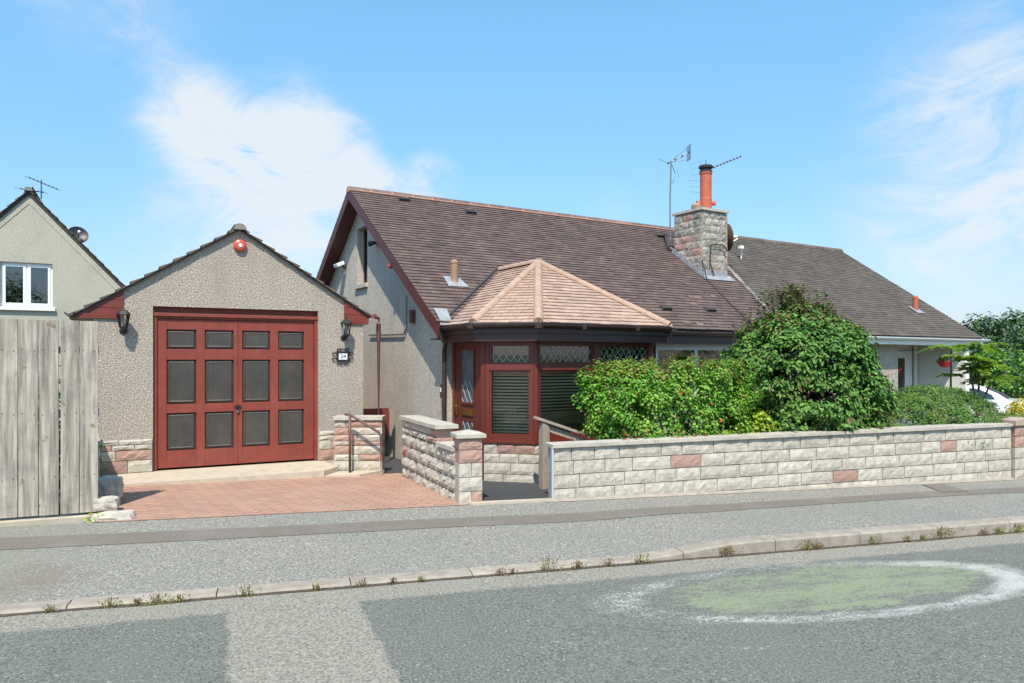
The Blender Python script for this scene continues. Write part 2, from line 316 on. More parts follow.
def road_material():
    m = bpy.data.materials.new('road'); m.use_nodes = True; nt = m.node_tree; N = nt.nodes; L = nt.links; b = N['Principled BSDF']; b.inputs['Roughness'].default_value = .9
    tc = N.new('ShaderNodeTexCoord'); sep = N.new('ShaderNodeSeparateXYZ'); L.new(tc.outputs['Object'], sep.inputs[0])
    X, Y = sep.outputs[0], sep.outputs[1]
    def M_(op, a, b_=None, c=None):
        n = N.new('ShaderNodeMath'); n.operation = op
        for i, v in enumerate((a, b_, c)):
            if v is None: continue
            if isinstance(v, (int, float)): n.inputs[i].default_value = v
            else: L.new(v, n.inputs[i])
        return n.outputs[0]
    def nz(scale, d=4, r=.6, vec=None):
        n = N.new('ShaderNodeTexNoise'); n.inputs['Scale'].default_value = scale; n.inputs['Detail'].default_value = d; n.inputs['Roughness'].default_value = r
        L.new(vec or tc.outputs['Object'], n.inputs[0]); return n.outputs[0]
    def MR(v, a, c, lo=0, hi=1):
        n = N.new('ShaderNodeMapRange'); L.new(v, n.inputs[0]); n.inputs[1].default_value = a; n.inputs[2].default_value = c; n.inputs[3].default_value = lo; n.inputs[4].default_value = hi; return n.outputs[0]
    def MIX(f, a, c):
        n = N.new('ShaderNodeMix'); n.data_type = 'RGBA'; L.new(f, n.inputs['Factor'])
        for i, v in ((6, a), (7, c)):
            if isinstance(v, tuple): n.inputs[i].default_value = (*v, 1)
            else: L.new(v, n.inputs[i])
        return n.outputs[2]
    fine = nz(62, 5, .8); coarse = nz(46, 3, .5); big = nz(1.3, 6, .6)
    dark = MIX(MR(fine, .40, .60), (.055,.058,.05), (.215,.216,.184))
    dark = MIX(MR(coarse, .65, .70, 0, .7), dark, (.40,.41,.39))
    dark = MIX(MR(big, .4, .7, 0, .35), dark, (.155,.16,.138))
    dark = MIX(MR(nz(3.1, 8, .7), .55, .75, 0, .4), dark, (.085,.09,.078))
    light = MIX(MR(nz(2.6, 8, .7), .5, .75, 0, .0), (.3,.3,.3), (.3,.3,.3))
    light = MIX(MR(fine, .40, .60), (.125,.115,.095), (.36,.335,.275))
    light = MIX(MR(coarse, .30, .36, .7, 0), light, (.12,.11,.10))
    ed = M_('MULTIPLY', M_('SUBTRACT', nz(9, 4), .5), .12)
    # pale strip beside the kerb, pale trench across the carriageway
    strip = MR(M_('ADD', Y, ed), 4.92, 4.98)
    xr = M_('SUBTRACT', X, M_('MULTIPLY', M_('SUBTRACT', 4.9, Y), .09))
    tr = M_('MULTIPLY', MR(M_('ADD', xr, ed), -.42, -.39), MR(M_('ADD', xr, ed), .40, .43, 1, 0))
    msk = M_('MAXIMUM', strip, tr)
    col = MIX(msk, dark, light)
    # worn painted oval
    def oval(cx, cy, ax, ay, rot=0.0):
        dx = M_('SUBTRACT', X, cx); dy = M_('SUBTRACT', Y, cy)
        rx = M_('ADD', M_('MULTIPLY', dx, math.cos(rot)), M_('MULTIPLY', dy, math.sin(rot)))
        ry = M_('SUBTRACT', M_('MULTIPLY', dy, math.cos(rot)), M_('MULTIPLY', dx, math.sin(rot)))
        rx = M_('DIVIDE', rx, ax); ry = M_('DIVIDE', ry, ay)
        return M_('SQRT', M_('ADD', M_('MULTIPLY', rx, rx), M_('MULTIPLY', ry, ry)))
    wob = M_('MULTIPLY', M_('SUBTRACT', nz(2.5, 5), .5), .22)
    sp = N.new('ShaderNodeMapping'); sp.inputs['Scale'].default_value = (.35, 1, 1); L.new(tc.outputs['Object'], sp.inputs[0])
    flake = nz(38, 6, .75, sp.outputs[0]); flake2 = nz(9, 7, .7, sp.outputs[0])
    d = M_('ADD', oval(*OV['ring']), wob)
    d = M_('ADD', d, M_('MULTIPLY', M_('SUBTRACT', nz(14, 8, .8, sp.outputs[0]), .5), .22))
    ring = M_('MULTIPLY', MR(d, .80, .90), MR(d, .98, 1.10, 1, 0))
    # stronger at the right end and along the near side, broken elsewhere
    ang = MR(M_('SUBTRACT', M_('MULTIPLY', X, .5), Y), -2.9, -2.1)
    endr = MR(X, 4.6, 5.1); wearmix = M_('ADD', M_('ADD', .165, M_('MULTIPLY', ang, .05)), M_('MULTIPLY', endr, .05))
    ringf = M_('MULTIPLY', ring, MR(M_('ADD', M_('ADD', M_('MULTIPLY', nz(55, 6, .85), .75), M_('MULTIPLY', flake2, .40)), wearmix), .74, .82))
    col = MIX(M_('MULTIPLY', ringf, .68), col, (.52,.52,.48))
    # faint older outer arc
    d2 = M_('ADD', oval(*OV['outer']), M_('MULTIPLY', wob, .5))
    arc = M_('MULTIPLY', M_('MULTIPLY', MR(d2, .88, .96), MR(d2, 1.0, 1.07, 1, 0)), MR(Y, 3.9, 4.1, 1, 0))
    arcf = M_('MULTIPLY', arc, MR(M_('ADD', M_('MULTIPLY', flake, .7), M_('MULTIPLY', flake2, .4)), .60, .70))
    col = MIX(M_('MULTIPLY', arcf, .45), col, (.62,.63,.62))
    dg = M_('ADD', oval(*OV['green']), M_('MULTIPLY', M_('SUBTRACT', nz(4.0, 9, .8, sp.outputs[0]), .5), 1.9))
    gr = MR(dg, .95, 1.02, 1, 0)
    wear = MR(M_('ADD', M_('MULTIPLY', nz(4.5, 10, .8, sp.outputs[0]), .75), M_('MULTIPLY', nz(60, 3), .25)), .475, .54, 1, .1)
    chips = MR(nz(52, 5, .85), .40, .52)
    col = MIX(M_('MULTIPLY', gr, M_('MULTIPLY', wear, M_('ADD', .25, M_('MULTIPLY', chips, .6)))), col, (.235,.275,.155))
    L.new(col, b.inputs['Base Color'])
    bp = N.new('ShaderNodeBump'); bp.inputs['Strength'].default_value = .7; bp.inputs['Distance'].default_value = .008; L.new(nz(85, 4, .7), bp.inputs['Height']); L.new(bp.outputs[0], b.inputs['Normal'])
    MATS['road'] = m
OV = dict(ring=(3.75, 4.33, 1.72, .57, R(-2)), outer=(3.9, 4.2, 2.6, .78, 0.0), green=(3.87, 4.36, 1.38, .41, R(2)))
road_material()
def pave_material():
    m = bpy.data.materials.new('pavement'); m.use_nodes = True; nt = m.node_tree; N = nt.nodes; L = nt.links; b = N['Principled BSDF']; b.inputs['Roughness'].default_value = .92
    tc = N.new('ShaderNodeTexCoord')
    def nz(scale, d=4, r=.6):
        n = N.new('ShaderNodeTexNoise'); n.inputs['Scale'].default_value = scale; n.inputs['Detail'].default_value = d; n.inputs['Roughness'].default_value = r; L.new(tc.outputs['Object'], n.inputs[0]); return n.outputs[0]
    def MR(v, a, c, lo=0, hi=1):
        n = N.new('ShaderNodeMapRange'); L.new(v, n.inputs[0]); n.inputs[1].default_value = a; n.inputs[2].default_value = c; n.inputs[3].default_value = lo; n.inputs[4].default_value = hi; return n.outputs[0]
    def MIX(f, a, c):
        n = N.new('ShaderNodeMix'); n.data_type = 'RGBA'; L.new(f, n.inputs['Factor'])
        for i, v in ((6, a), (7, c)):
            if isinstance(v, tuple): n.inputs[i].default_value = (*v, 1)
            else: L.new(v, n.inputs[i])
        return n.outputs[2]
    col = MIX(MR(nz(62, 5, .8), .40, .60), (.095,.088,.074), (.325,.305,.262))
    col = MIX(MR(nz(50, 3), .60, .64, 0, .85), col, (.50,.48,.42))
    col = MIX(MR(nz(.9, 7, .65), .42, .7, 0, .4), col, (.17,.17,.155))
    v = N.new('ShaderNodeVectorMath'); v.operation = 'DISTANCE'; L.new(tc.outputs['Object'], v.inputs[0]); v.inputs[1].default_value = (-1.8, 5.85, .02)
    ad = N.new('ShaderNodeMath'); ad.operation = 'ADD'; L.new(v.outputs['Value'], ad.inputs[0]); L.new(MR(nz(4, 6), 0, 1, -.45, .45), ad.inputs[1])
    col = MIX(MR(ad.outputs[0], .05, .42, .6, 0), col, (.15,.11,.08))
    v = N.new('ShaderNodeVectorMath'); v.operation = 'DISTANCE'; L.new(tc.outputs['Object'], v.inputs[0]); v.inputs[1].default_value = (-3.0, 6.4, .02)
    ad = N.new('ShaderNodeMath'); ad.operation = 'ADD'; L.new(v.outputs['Value'], ad.inputs[0]); L.new(MR(nz(2, 6), 0, 1, -.4, .4), ad.inputs[1])
    col = MIX(MR(ad.outputs[0], .9, 1.7, .55, 0), col, (.19,.19,.15))
    L.new(col, b.inputs['Base Color'])
    bp = N.new('ShaderNodeBump'); bp.inputs['Strength'].default_value = .6; bp.inputs['Distance'].default_value = .006; L.new(nz(90, 4, .7), bp.inputs['Height']); L.new(bp.outputs[0], b.inputs['Normal'])
    MATS['pavement'] = m
pave_material()
mat('tar_strip', (.19,.165,.135), (.12,.103,.085), nscale=70, ndetail=3, stain=(.24,.21,.19), stain_scale=2, stain_amt=.4, bump=[(110,.5,.005)])
sheet('road', [-60,-30,-15]+lin(-8,14,44)+[20,30,45,80], [-4,-2,0,2,3,4,5.27], lambda s, n: zroad(s), 'road')
sheet('pavement', [-60,-30,-15]+lin(-8,14,88)+[20,30,45,80], [5.40,6.0,6.6,7.0,7.335], zpave, 'pavement')
# dark trench reinstatement strip along the pavement
cl = [(-9,6.98,.19),(-2.3,6.80,.17),(-.75,6.74,.16),(1.5,6.69,.155),(4,6.56,.165),(6,6.62,.15),(7.6,6.66,.15),(8.6,6.62,.15),(12,6.6,.15),(18,6.6,.15)]
def tar():
    mb = MB(); vs = []; ss = lin(-9, 18, 180)
    for s in ss:
        for a, b_ in zip(cl, cl[1:]):
            if a[0] <= s <= b_[0]:
                t = (s-a[0])/(b_[0]-a[0]); n = a[1]+(b_[1]-a[1])*t; w = a[2]+(b_[2]-a[2])*t; break
        j1, j2 = [.012*mnoise.noise(Vector((s*2.3, k, 0))) for k in (1, 5)]
        for nn in (n-w+j1, n+w+j2): vs.append((s, nn, zpave(s, nn)+.004))
    mb.add(vs, [(2*i, 2*i+2, 2*i+3, 2*i+1) for i in range(len(ss)-1)], 'tar_strip')
    q = [(7.45,6.70),(7.85,6.70),(8.02,7.22),(7.70,7.24)]
    mb.add([(s, n, zpave(s, n)+.008) for s, n in q], [(0,1,2,3)], 'tar_strip')
    o = mb.build('pavement_tar_strip', rotz=SA); tag(o, kind='structure')
tar()
# kerb stones
def kerb():
    mb = MB(); s = -14.0
    while s < 40:
        L_ = .9; e = s+L_-.008
        vs = []
        xs_ = [s+(e-s)*q/6 for q in range(7)]
        for x in xs_:
            zt = zroad(x)+kerb_h(x); zb = zroad(x)-.1
            vs += [(x,5.265,zb),(x,5.268,zt-.018),(x,5.285,zt-.003),(x,5.412,zt+.002),(x,5.412,zb)]
        mb.add(vs, [(5*q+a, 5*q+a+1, 5*q+a+6, 5*q+a+5) for q in range(6) for a in range(4)]+[(4,3,2,1,0),(30,31,32,33,34)], 'kerb_stone'); s += L_
    o = mb.build('kerb', rotz=SA); tag(o, kind='structure')
    mb = MB(); ss = lin(-10, 16, 200)     # narrow grit and moss line in the channel
    vs = []
    for x in ss:
        w = .012+.028*max(0, mnoise.noise(Vector((x*1.7, 3, 0)))+.35)
        vs += [(x, 5.266-w, zroad(x)+.003), (x, 5.268, zroad(x)+.012)]
    mb.add(vs, [(2*i, 2*i+2, 2*i+3, 2*i+1) for i in range(len(ss)-1)], 'soil'); o = mb.build('channel_grit', rotz=SA); tag(o, kind='structure')
kerb()
# edging strip between pavement and plots, gate threshold
mb = MB(); ss = lin(2.6, 12, 60); vs = []
for x in ss:
    z = zpave(x, 7.3); w = .03+.02*mnoise.noise(Vector((x*3, 9, 0)))
    vs += [(x, 7.335-w-.04, z+.004), (x, 7.36, z+.03)]
mb.add(vs, [(2*i, 2*i+2, 2*i+3, 2*i+1) for i in range(len(ss)-1)], 'kerb_stone')
x0, x1 = 1.78, 2.72
mb.prism([(x0,7.30,-.05),(x1,7.30,-.05),(x1,7.30,zback(x1)+.022),(x0,7.30,zback(x0)+.022)], (0,.09,0), 'concrete')
tag(mb.build('wall_footing', rotz=SA), kind='structure')

# driveway of block paving
def brick_mat():
    m = bpy.data.materials.new('block_paving'); m.use_nodes = True; nt = m.node_tree; N = nt.nodes; L = nt.links; b = N['Principled BSDF']; b.inputs['Roughness'].default_value = .9
    tc = N.new('ShaderNodeTexCoord'); mp = N.new('ShaderNodeMapping'); mp.inputs['Rotation'].default_value = (0, 0, R(42)); L.new(tc.outputs['Object'], mp.inputs[0])
    br = N.new('ShaderNodeTexBrick'); br.inputs['Scale'].default_value = 1; br.inputs['Brick Width'].default_value = .21; br.inputs['Row Height'].default_value = .105; br.inputs['Mortar Size'].default_value = .007; br.offset = .5
    br.inputs['Color1'].default_value = (.45,.235,.16,1); br.inputs['Color2'].default_value = (.34,.19,.14,1); br.inputs['Mortar'].default_value = (.17,.11,.08,1); br.inputs['Mortar Smooth'].default_value = .4
    L.new(mp.outputs[0], br.inputs[0])
    n = N.new('ShaderNodeTexNoise'); n.inputs['Scale'].default_value = 2.2; n.inputs['Detail'].default_value = 7; L.new(tc.outputs['Object'], n.inputs[0])
    n2 = N.new('ShaderNodeTexNoise'); n2.inputs['Scale'].default_value = 60; n2.inputs['Detail'].default_value = 3; L.new(tc.outputs['Object'], n2.inputs[0])
    x = N.new('ShaderNodeMix'); x.data_type = 'RGBA'; mr = N.new('ShaderNodeMapRange'); mr.inputs[1].default_value = .45; mr.inputs[2].default_value = .7; mr.inputs[4].default_value = .45; L.new(n.outputs[0], mr.inputs[0]); L.new(mr.outputs[0], x.inputs['Factor'])
    L.new(br.outputs[0], x.inputs[6]); x.inputs[7].default_value = (.42,.29,.21,1)
    y = N.new('ShaderNodeMix'); y.data_type = 'RGBA'; mr = N.new('ShaderNodeMapRange'); mr.inputs[1].default_value = .35; mr.inputs[2].default_value = .65; mr.inputs[3].default_value = .0; mr.inputs[4].default_value = .35; L.new(n2.outputs[0], mr.inputs[0]); L.new(mr.outputs[0], y.inputs['Factor'])
    L.new(x.outputs[2], y.inputs[6]); y.inputs[7].default_value = (.27,.19,.15,1); L.new(y.outputs[2], b.inputs['Base Color'])
    bp = N.new('ShaderNodeBump'); bp.inputs['Strength'].default_value = .6; bp.inputs['Distance'].default_value = .006; bp.invert = True; L.new(br.outputs['Fac'], bp.inputs['Height']); L.new(bp.outputs[0], b.inputs['Normal'])
    MATS['block_paving'] = m
brick_mat()
def patch(name, A, B, C, D, m, n=8, wob=0):
    A, B, C, D = map(Vector, (A, B, C, D)); vs = []
    for j in range(n+1):
        for i in range(n+1):
            u, v = i/n, j/n; p = (A*(1-u)+B*u)*(1-v)+(D*(1-u)+C*u)*v; p.z += wob*mnoise.noise(p*2); vs.append(p)
    mb = MB(); mb.add(vs, [(j*(n+1)+i, j*(n+1)+i+1, (j+1)*(n+1)+i+1, (j+1)*(n+1)+i) for j in range(n) for i in range(n)], m)
    o = mb.build(name); tag(o, kind='structure'); return o
def sw(s, n, dz=0): v = S2W(s, n); v.z = zback(s)+dz; return v
patch('driveway', sw(-1.75,7.315,.005), sw(1.76,7.315,.005), (3.80,9.30,.02), (0.0,9.62,.112), 'block_paving')
patch('side_passage', (3.0,9.30,.03), (4.6,9.05,-.02), (4.6,16,-.12), (3.3,16,-.12), 'tarmac')
patch('path', sw(1.72,7.375,.0), sw(3.4,7.375,.0), sw(3.9,10.4,-.13), sw(1.35,10.4,-.10), 'tarmac')
mb = MB(); mb.prism([(-.2,9.60,0),(2.75,9.36,0),(3.02,9.62,0),(3.02,10.36,0),(-.2,10.56,0)], (0,0,.128), 'concrete'); tag(mb.build('garage_apron'), kind='structure')
mb = MB(); mb.prism([(2.76,9.355,-.02),(3.18,9.20,-.02),(3.60,9.40,-.02),(3.03,9.62,-.02)], (0,0,.085), 'concrete'); tag(mb.build('step'), kind='structure')
# raised planting bed behind the front wall
mb = MB(); mb.prism([(3.15,7.53,-.2),(11.5,7.53,-.2),(11.5,8.75,-.2),(5.9,8.75,-.2),(3.5,8.3,-.2)], (0,0,.72), 'soil'); tag(mb.build('planting_bed', rotz=SA), kind='structure')

# ------------------------------------------------------------------ stone block walls
def block(mb, x0, x1, y0, y1, z0, z1, m, rough=.012):
    nx = max(2, int((x1-x0)/.05)); nz_ = 3; vs = []
    for side, yy, sg in ((0, y0, -1), (1, y1, 1)):
        for j in range(nz_+1):
            for i in range(nx+1):
                edge = i in (0, nx) or j in (0, nz_)
                d = -.003 if edge else random.uniform(.0, rough)
                jx = 0 if edge else random.uniform(-.008, .008)
                vs.append((x0+(x1-x0)*i/nx+jx, yy+sg*d, z0+(z1-z0)*j/nz_+(0 if edge else random.uniform(-.006, .006))))
    w = nx+1; K = w*(nz_+1); fs = []
    for j in range(nz_):
        for i in range(nx):
            a = j*w+i; fs.append((a, a+1, a+w+1, a+w)); fs.append((K+a+1, K+a, K+a+w, K+a+w+1))
    border = [i for i in range(w)]+[j*w+nx for j in range(1, nz_+1)]+[nz_*w+i for i in range(nx-1, -1, -1)]+[j*w for j in range(nz_-1, 0, -1)]
    for k in range(len(border)):
        a, b = border[k], border[(k+1) % len(border)]; fs.append((b, a, K+a, K+b))
    mb.add(vs, fs, m)
def stone_courses(mb, L_, T, zs, pinks=(), pinkp=0.0, lens=(.22,.46), x0=0., slope=0., g=.009, y0=0., rough=.012):
    for r in range(len(zs)-1):
        za, zb = zs[r], zs[r+1]; x = x0; first = True
        while x < L_-.01:
            l = random.uniform(*lens)
            if first: l *= random.uniform(.45, 1); first = False
            if L_-(x+l) < .12: l = L_-x
            m = 'stone'
            if random.random() < pinkp: m = 'stone_pink'
            for (rr, px0) in pinks:
                if rr == r and x <= px0 < x+l: m = 'stone_pink'
            sl = slope*(x+l/2)
            block(mb, x+(0 if x == x0 else g/2), x+l-(0 if x+l >= L_-.001 else g/2), y0, y0+T, za+g/2+sl, zb-g/2+sl, m, rough); x += l
    # mortar core
    a, b = x0+.014, L_-.014
    mb.prism([(a,y0+.014,zs[0]),(b,y0+.014,zs[0]),(b,y0+.014,zs[-1]+slope*b-.004),(a,y0+.014,zs[-1]+slope*a-.004)], (0,T-.028,0), 'mortar')
def coping_run(mb, a, b, y0, y1, z, h, m, slope=0., step=.6, along=True):
    x = a
    while x < b-.01:
        e = min(b, x+step)
        if b-e < .15: e = b
        n = 5; vs = []
        for i in range(n+1):
            t = x+.002+(e-x-.004)*i/n; q = z+slope*t
            j = [random.uniform(-.004, .004) for _ in range(2)]
            vs += [(t, y0+j[0], q), (t, y0+j[0], q+h), (t, y1+j[1], q+h), (t, y1+j[1], q)]
        fs = []
        for i in range(n):
            k = i*4; fs += [(k, k+4, k+5, k+1), (k+1, k+5, k+6, k+2), (k+2, k+6, k+7, k+3), (k+3, k+7, k+4, k)]
        fs += [(0,1,2,3), (n*4+3, n*4+2, n*4+1, n*4)]
        mb.add(vs, fs, m); x = e
# front garden wall along the pavement
w_loc = S2W(2.72, 7.33); fw = thing('garden_wall', 'long low pale stone block wall with three pink blocks below the shrubs', 'wall', (w_loc.x, w_loc.y, 0), SA)
mb = MB(); stone_courses(mb, 6.62, .2, [-.12,.03,.18,.33,.48,.63], pinks=[(3,1.70),(1,3.9),(3,5.62)], lens=(.24,.56), slope=.0085, g=.010, rough=.008); mb.build('stonework', fw)
mb = MB(); coping_run(mb, -.03, 6.62, -.035, .235, .631, .036, 'coping', slope=.0085, step=.62); mb.build('coping', fw)
mb = MB(); mb.box((-.035,-.022,-.1),(-.012,.02,.64),'grey_paint'); mb.build('metal_strip', fw)
e = thing('gate_pillar', 'square stone pillar with pink top block at the right end of the long wall', 'pillar', S2W(9.36, 7.29, 0), SA)
mb = MB(); stone_courses(mb, .34, .34, [-.2,-.05,.1,.25,.4,.55,.70], pinks=[(4,.1),(5,.1)], lens=(.34,.35)); mb.build('stonework', e)
mb = MB(); mb.box((-.035,-.035,.701),(.375,.375,.765),'coping_pink'); mb.prism([(-.035,-.035,.765),(.375,-.035,.765),(.17,-.035,.80)], (0,.41,0), 'coping_pink'); mb.build('cap', e)

# boundary wall between driveway and path, seen along its left face
a0, a1 = Vector((3.725,9.05,0)), Vector((3.455,6.86,0)); dv = a1-a0; ang = math.atan2(dv.y, dv.x); LB = dv.length
bw = thing('boundary_wall', 'stepped grey stone wall between the brick drive and the front door', 'wall', (a0.x, a0.y, 0), ang)
mb = MB(); stone_courses(mb, LB-.06, .2, [-.15,.0,.15,.30,.45,.60], pinkp=.03, lens=(.2,.42), g=.014, rough=.035); mb.build('stonework', bw)
mb = MB(); stone_courses(mb, 1.50, .2, [.602,.69,.79], pinkp=.15, g=.012, rough=.03, pinks=[(0,1.3),(1,1.3)], lens=(.2,.36)); mb.build('upper_stonework', bw)
mb = MB(); coping_run(mb, -.03, 1.56, -.04, .24, .791, .045, 'coping', step=.8); coping_run(mb, 1.56, LB-.08, -.035, .235, .602, .045, 'coping', step=.7); mb.build('coping', bw)
pp = thing('gate_pillar', 'slim stone pillar with flat cap and pink top courses at the path entrance', 'pillar', (3.412,6.735,0), SA)
mb = MB()
for i, (za, zb) in enumerate([(-.1,.03),(.03,.20),(.20,.35),(.35,.50),(.50,.64),(.64,.765)]):
    if i in (1, 3): block(mb, 0, .13, 0, .25, za+.004, zb-.004, 'stone'); block(mb, .138, .25, 0, .25, za+.004, zb-.004, 'stone_pink' if i == 1 else 'stone')
    elif i == 4: block(mb, 0, .25, 0, .25, za+.004, zb-.004, 'stone_pink')
    else: block(mb, 0, .25, 0, .25, za+.004, zb-.004, 'stone_pink' if i == 5 else 'stone')
mb.box((.012,.012,-.1),(.238,.238,.76),'mortar'); mb.build('stonework', pp)
mb = MB(); mb.box((-.035,-.035,.766),(.285,.285,.805),'coping'); mb.add([(-.035,-.035,.805),(.285,-.035,.805),(.285,.285,.805),(-.035,.285,.805),(.125,.125,.845)], [(0,1,4),(1,2,4),(2,3,4),(3,0,4)], 'coping'); mb.build('cap', pp)
# stub wall right of the garage
st = thing('stub_wall', 'short wall of mixed pink and grey stone beside the garage door under the brown rail', 'wall', (2.99,9.70,0), R(-32))
mb = MB(); stone_courses(mb, .66, .2, [-.1,.06,.20,.29,.41,.47,.56,.66,.76], pinks=[(2,.5),(3,.05),(4,.4),(5,.1),(6,.1),(7,.5)], lens=(.24,.5)); mb.build('stonework', st)
mb = MB(); coping_run(mb, -.01, .67, -.03, .23, .761, .05, 'coping', step=.8); mb.build('coping', st)

# low side wall running back from the fence end to the garage
sw_ = thing('side_wall', 'low stone wall tucked behind the fence end and reaching back to the garage', 'wall', (.17,8.75,0), R(90))
mb = MB(); stone_courses(mb, 1.62, .2, [-.1,.08,.23,.38,.53,.68], pinkp=.1); mb.build('stonework', sw_)
mb = MB(); coping_run(mb, -.02, 1.62, -.01, .22, .681, .05, 'coping'); mb.build('coping', sw_)
# loose stones at the fence corner
def rock(name, label, c, r, m, seed):
    bm = bmesh.new(); bmesh.ops.create_cube(bm, size=2); bmesh.ops.subdivide_edges(bm, edges=bm.edges, cuts=5, use_grid_fill=True)
    for v in bm.verts:
        q = v.co.normalized()*1.25; v.co = v.co.lerp(q, .38); n = mnoise.noise(v.co*1.6+Vector((seed, 0, 0))); v.co *= 1+.16*n
        v.co = Vector((v.co.x*r[0], v.co.y*r[1], v.co.z*r[2]))
    me = bpy.data.meshes.new(name); bm.to_mesh(me); bm.free(); me.materials.append(MATS[m]); o = bpy.data.objects.new(name, me); COL.objects.link(o); o.location = c; o.rotation_euler = (0, 0, R(-10)); tag(o, label, 'stone')
rock('stone_block', 'rough grey stone block on top behind the fence end', (.24,8.50,.27), (.13,.14,.105), 'stone', 1)
rock('stone_block', 'smooth whitish rounded stone between two grey blocks by the fence', (.22,8.02,.19), (.10,.10,.06), 'coping', 4)
rock('stone_block', 'long flat rough stone lying lowest at the corner of the brick drive', (.26,7.66,.10), (.17,.13,.06), 'stone', 7)

# ------------------------------------------------------------------ roof tiles
def tiles(mb, O, U, V, Nn, rows, expo, tw, rng_, m, lift=.013, seed=0):
    """O lower origin, U along eaves, V up the slope, Nn normal; rng_(v) -> (u0,u1)"""
    O, U, V, Nn = map(Vector, (O, U, V, Nn)); rd = random.Random(seed)
    for r in range(rows):
        v0 = r*expo; v1 = v0+expo*1.08; u0, u1 = rng_(v0+expo*.5)
        if u1-u0 < .02: continue
        off = (tw*.5 if r % 2 else 0)+rd.uniform(-.01, .01); k = math.floor((u0-off)/tw)
        while True:
            a = off+k*tw+.002; b = off+(k+1)*tw-.002; k += 1
            if a > u1: break
            a_, b_ = max(a, u0), min(b, u1)
            if b_-a_ < .01: continue
            la, lb = [lift+rd.uniform(-.003, .004) for _ in range(2)]; vo = rd.uniform(-.004, .004)
            p = [O+U*a_+V*(v0+vo)+Nn*la, O+U*b_+V*(v0+vo)+Nn*lb, O+U*b_+V*v1+Nn*.001, O+U*a_+V*v1+Nn*.001, O+U*a_+V*(v0+vo)-Nn*.004, O+U*b_+V*(v0+vo)-Nn*.004]
            mb.add(p, [(0,1,2,3),(4,5,1,0),(4,0,3),(1,5,2)], m)
def ridge(mb, A, B, r, m, m2, seg=.45, down=.6, seed=1, gap=.012, flat=1.):
    A, B = Vector(A), Vector(B); d = (B-A); L_ = d.length; d.normalize(); side = d.cross(Vector((0,0,1))).normalized(); up = side.cross(d).normalized(); n = max(1, round(L_/seg)); st_ = L_/n; K = 8
    rd = random.Random(seed)
    for i in range(n):
        s0, s1 = i*st_+gap/2, (i+1)*st_-gap/2; rr = r*(1+rd.uniform(-.02, .02)); vs = []
        for s in (s0, s1):
            for k in range(K+1):
                t = math.pi*(k/K); x = math.cos(t)*rr; y = math.sin(t)*rr*flat-down*rr; vs.append(A+d*s+side*x+up*y)
        mb.add(vs, [(k, k+1, K+2+k, K+1+k) for k in range(K)]+[tuple(range(K, -1, -1)), tuple(range(K+1, 2*K+2))], m)
    vs = []                                             # bedding mortar core
    for s in (0, L_):
        for k in range(K+1):
            t = math.pi*(k/K); vs.append(A+d*s+side*math.cos(t)*r*.93+up*(math.sin(t)*r*.93*flat-down*r))
    mb.add(vs, [(k, k+1, K+2+k, K+1+k) for k in range(K)]+[tuple(range(K, -1, -1)), tuple(range(K+1, 2*K+2))], m2)
def halfgutter(mb, A, B, r, m, K=8):
    A, B = Vector(A), Vector(B); d = (B-A).normalized(); side = d.cross(Vector((0,0,1))).normalized(); vs = []
    for P in (A, B):
        for rr in (r, r*.86):
            for k in range(K+1):
                t = math.pi+math.pi*k/K; vs.append(P+side*math.cos(t)*rr+Vector((0,0,math.sin(t)*rr)))
    n = K+1; fs = []
    for k in range(K):
        fs += [(k, k+1, 2*n+k+1, 2*n+k), (n+k+1, n+k, 3*n+k, 3*n+k+1), (k+1, k, n+k, n+k+1), (2*n+k, 2*n+k+1, 3*n+k+1, 3*n+k)]
    fs += [(0, 2*n, 3*n, n), (K, n+K, 3*n+K, 2*n+K)]; mb.add(vs, fs, m)

# ------------------------------------------------------------------ garage
ga = thing('garage', 'small roughcast garage with red and grey panelled double doors', 'garage', (.858,10.418,.135), R(-3.5))
GX = 1.014; WL, WR = -.72, 2.745; DL, DR, DH = -.047, 2.085, 2.157; PK = 3.275; PS = .635
def gr(x): return PK-PS*abs(x-GX)
mb = MB(); zc = -.03
mb.prism([(WL,0,-.2),(DL,0,-.2),(DL,0,DH),(DR,0,DH),(DR,0,-.2),(WR,0,-.2),(WR,0,gr(WR)+zc-.022),(GX,0,PK+zc-.022),(WL,0,gr(WL)+zc-.022)], (0,.22,0), 'roughcast')
mb.box((WL,.22,-.2),(WL+.2,5.6,2.0),'roughcast'); mb.box((WR-.2,.22,-.2),(WR,5.6,2.0),'roughcast')
mb.prism([(WL,5.6,-.2),(WR,5.6,-.2),(WR,5.6,gr(WR)-.09),(GX,5.6,PK-.09),(WL,5.6,gr(WL)-.09)], (0,.2,0), 'roughcast')
mb.build('wall', ga)
for x0, x1, pk in ((WL-.004, DL-.012, [(1,.2),(2,.35),(3,.1)]), (DR+.012, WR+.004, [(1,.1),(2,.3)])):
    mb = MB(); stone_courses(mb, x1, .1, [-.2,.0,.16,.29,.36,.43], x0=x0, pinks=[(r, x0+q) for r, q in pk], lens=(.25,.5), y0=-.026); mb.build('stone_plinth', ga)
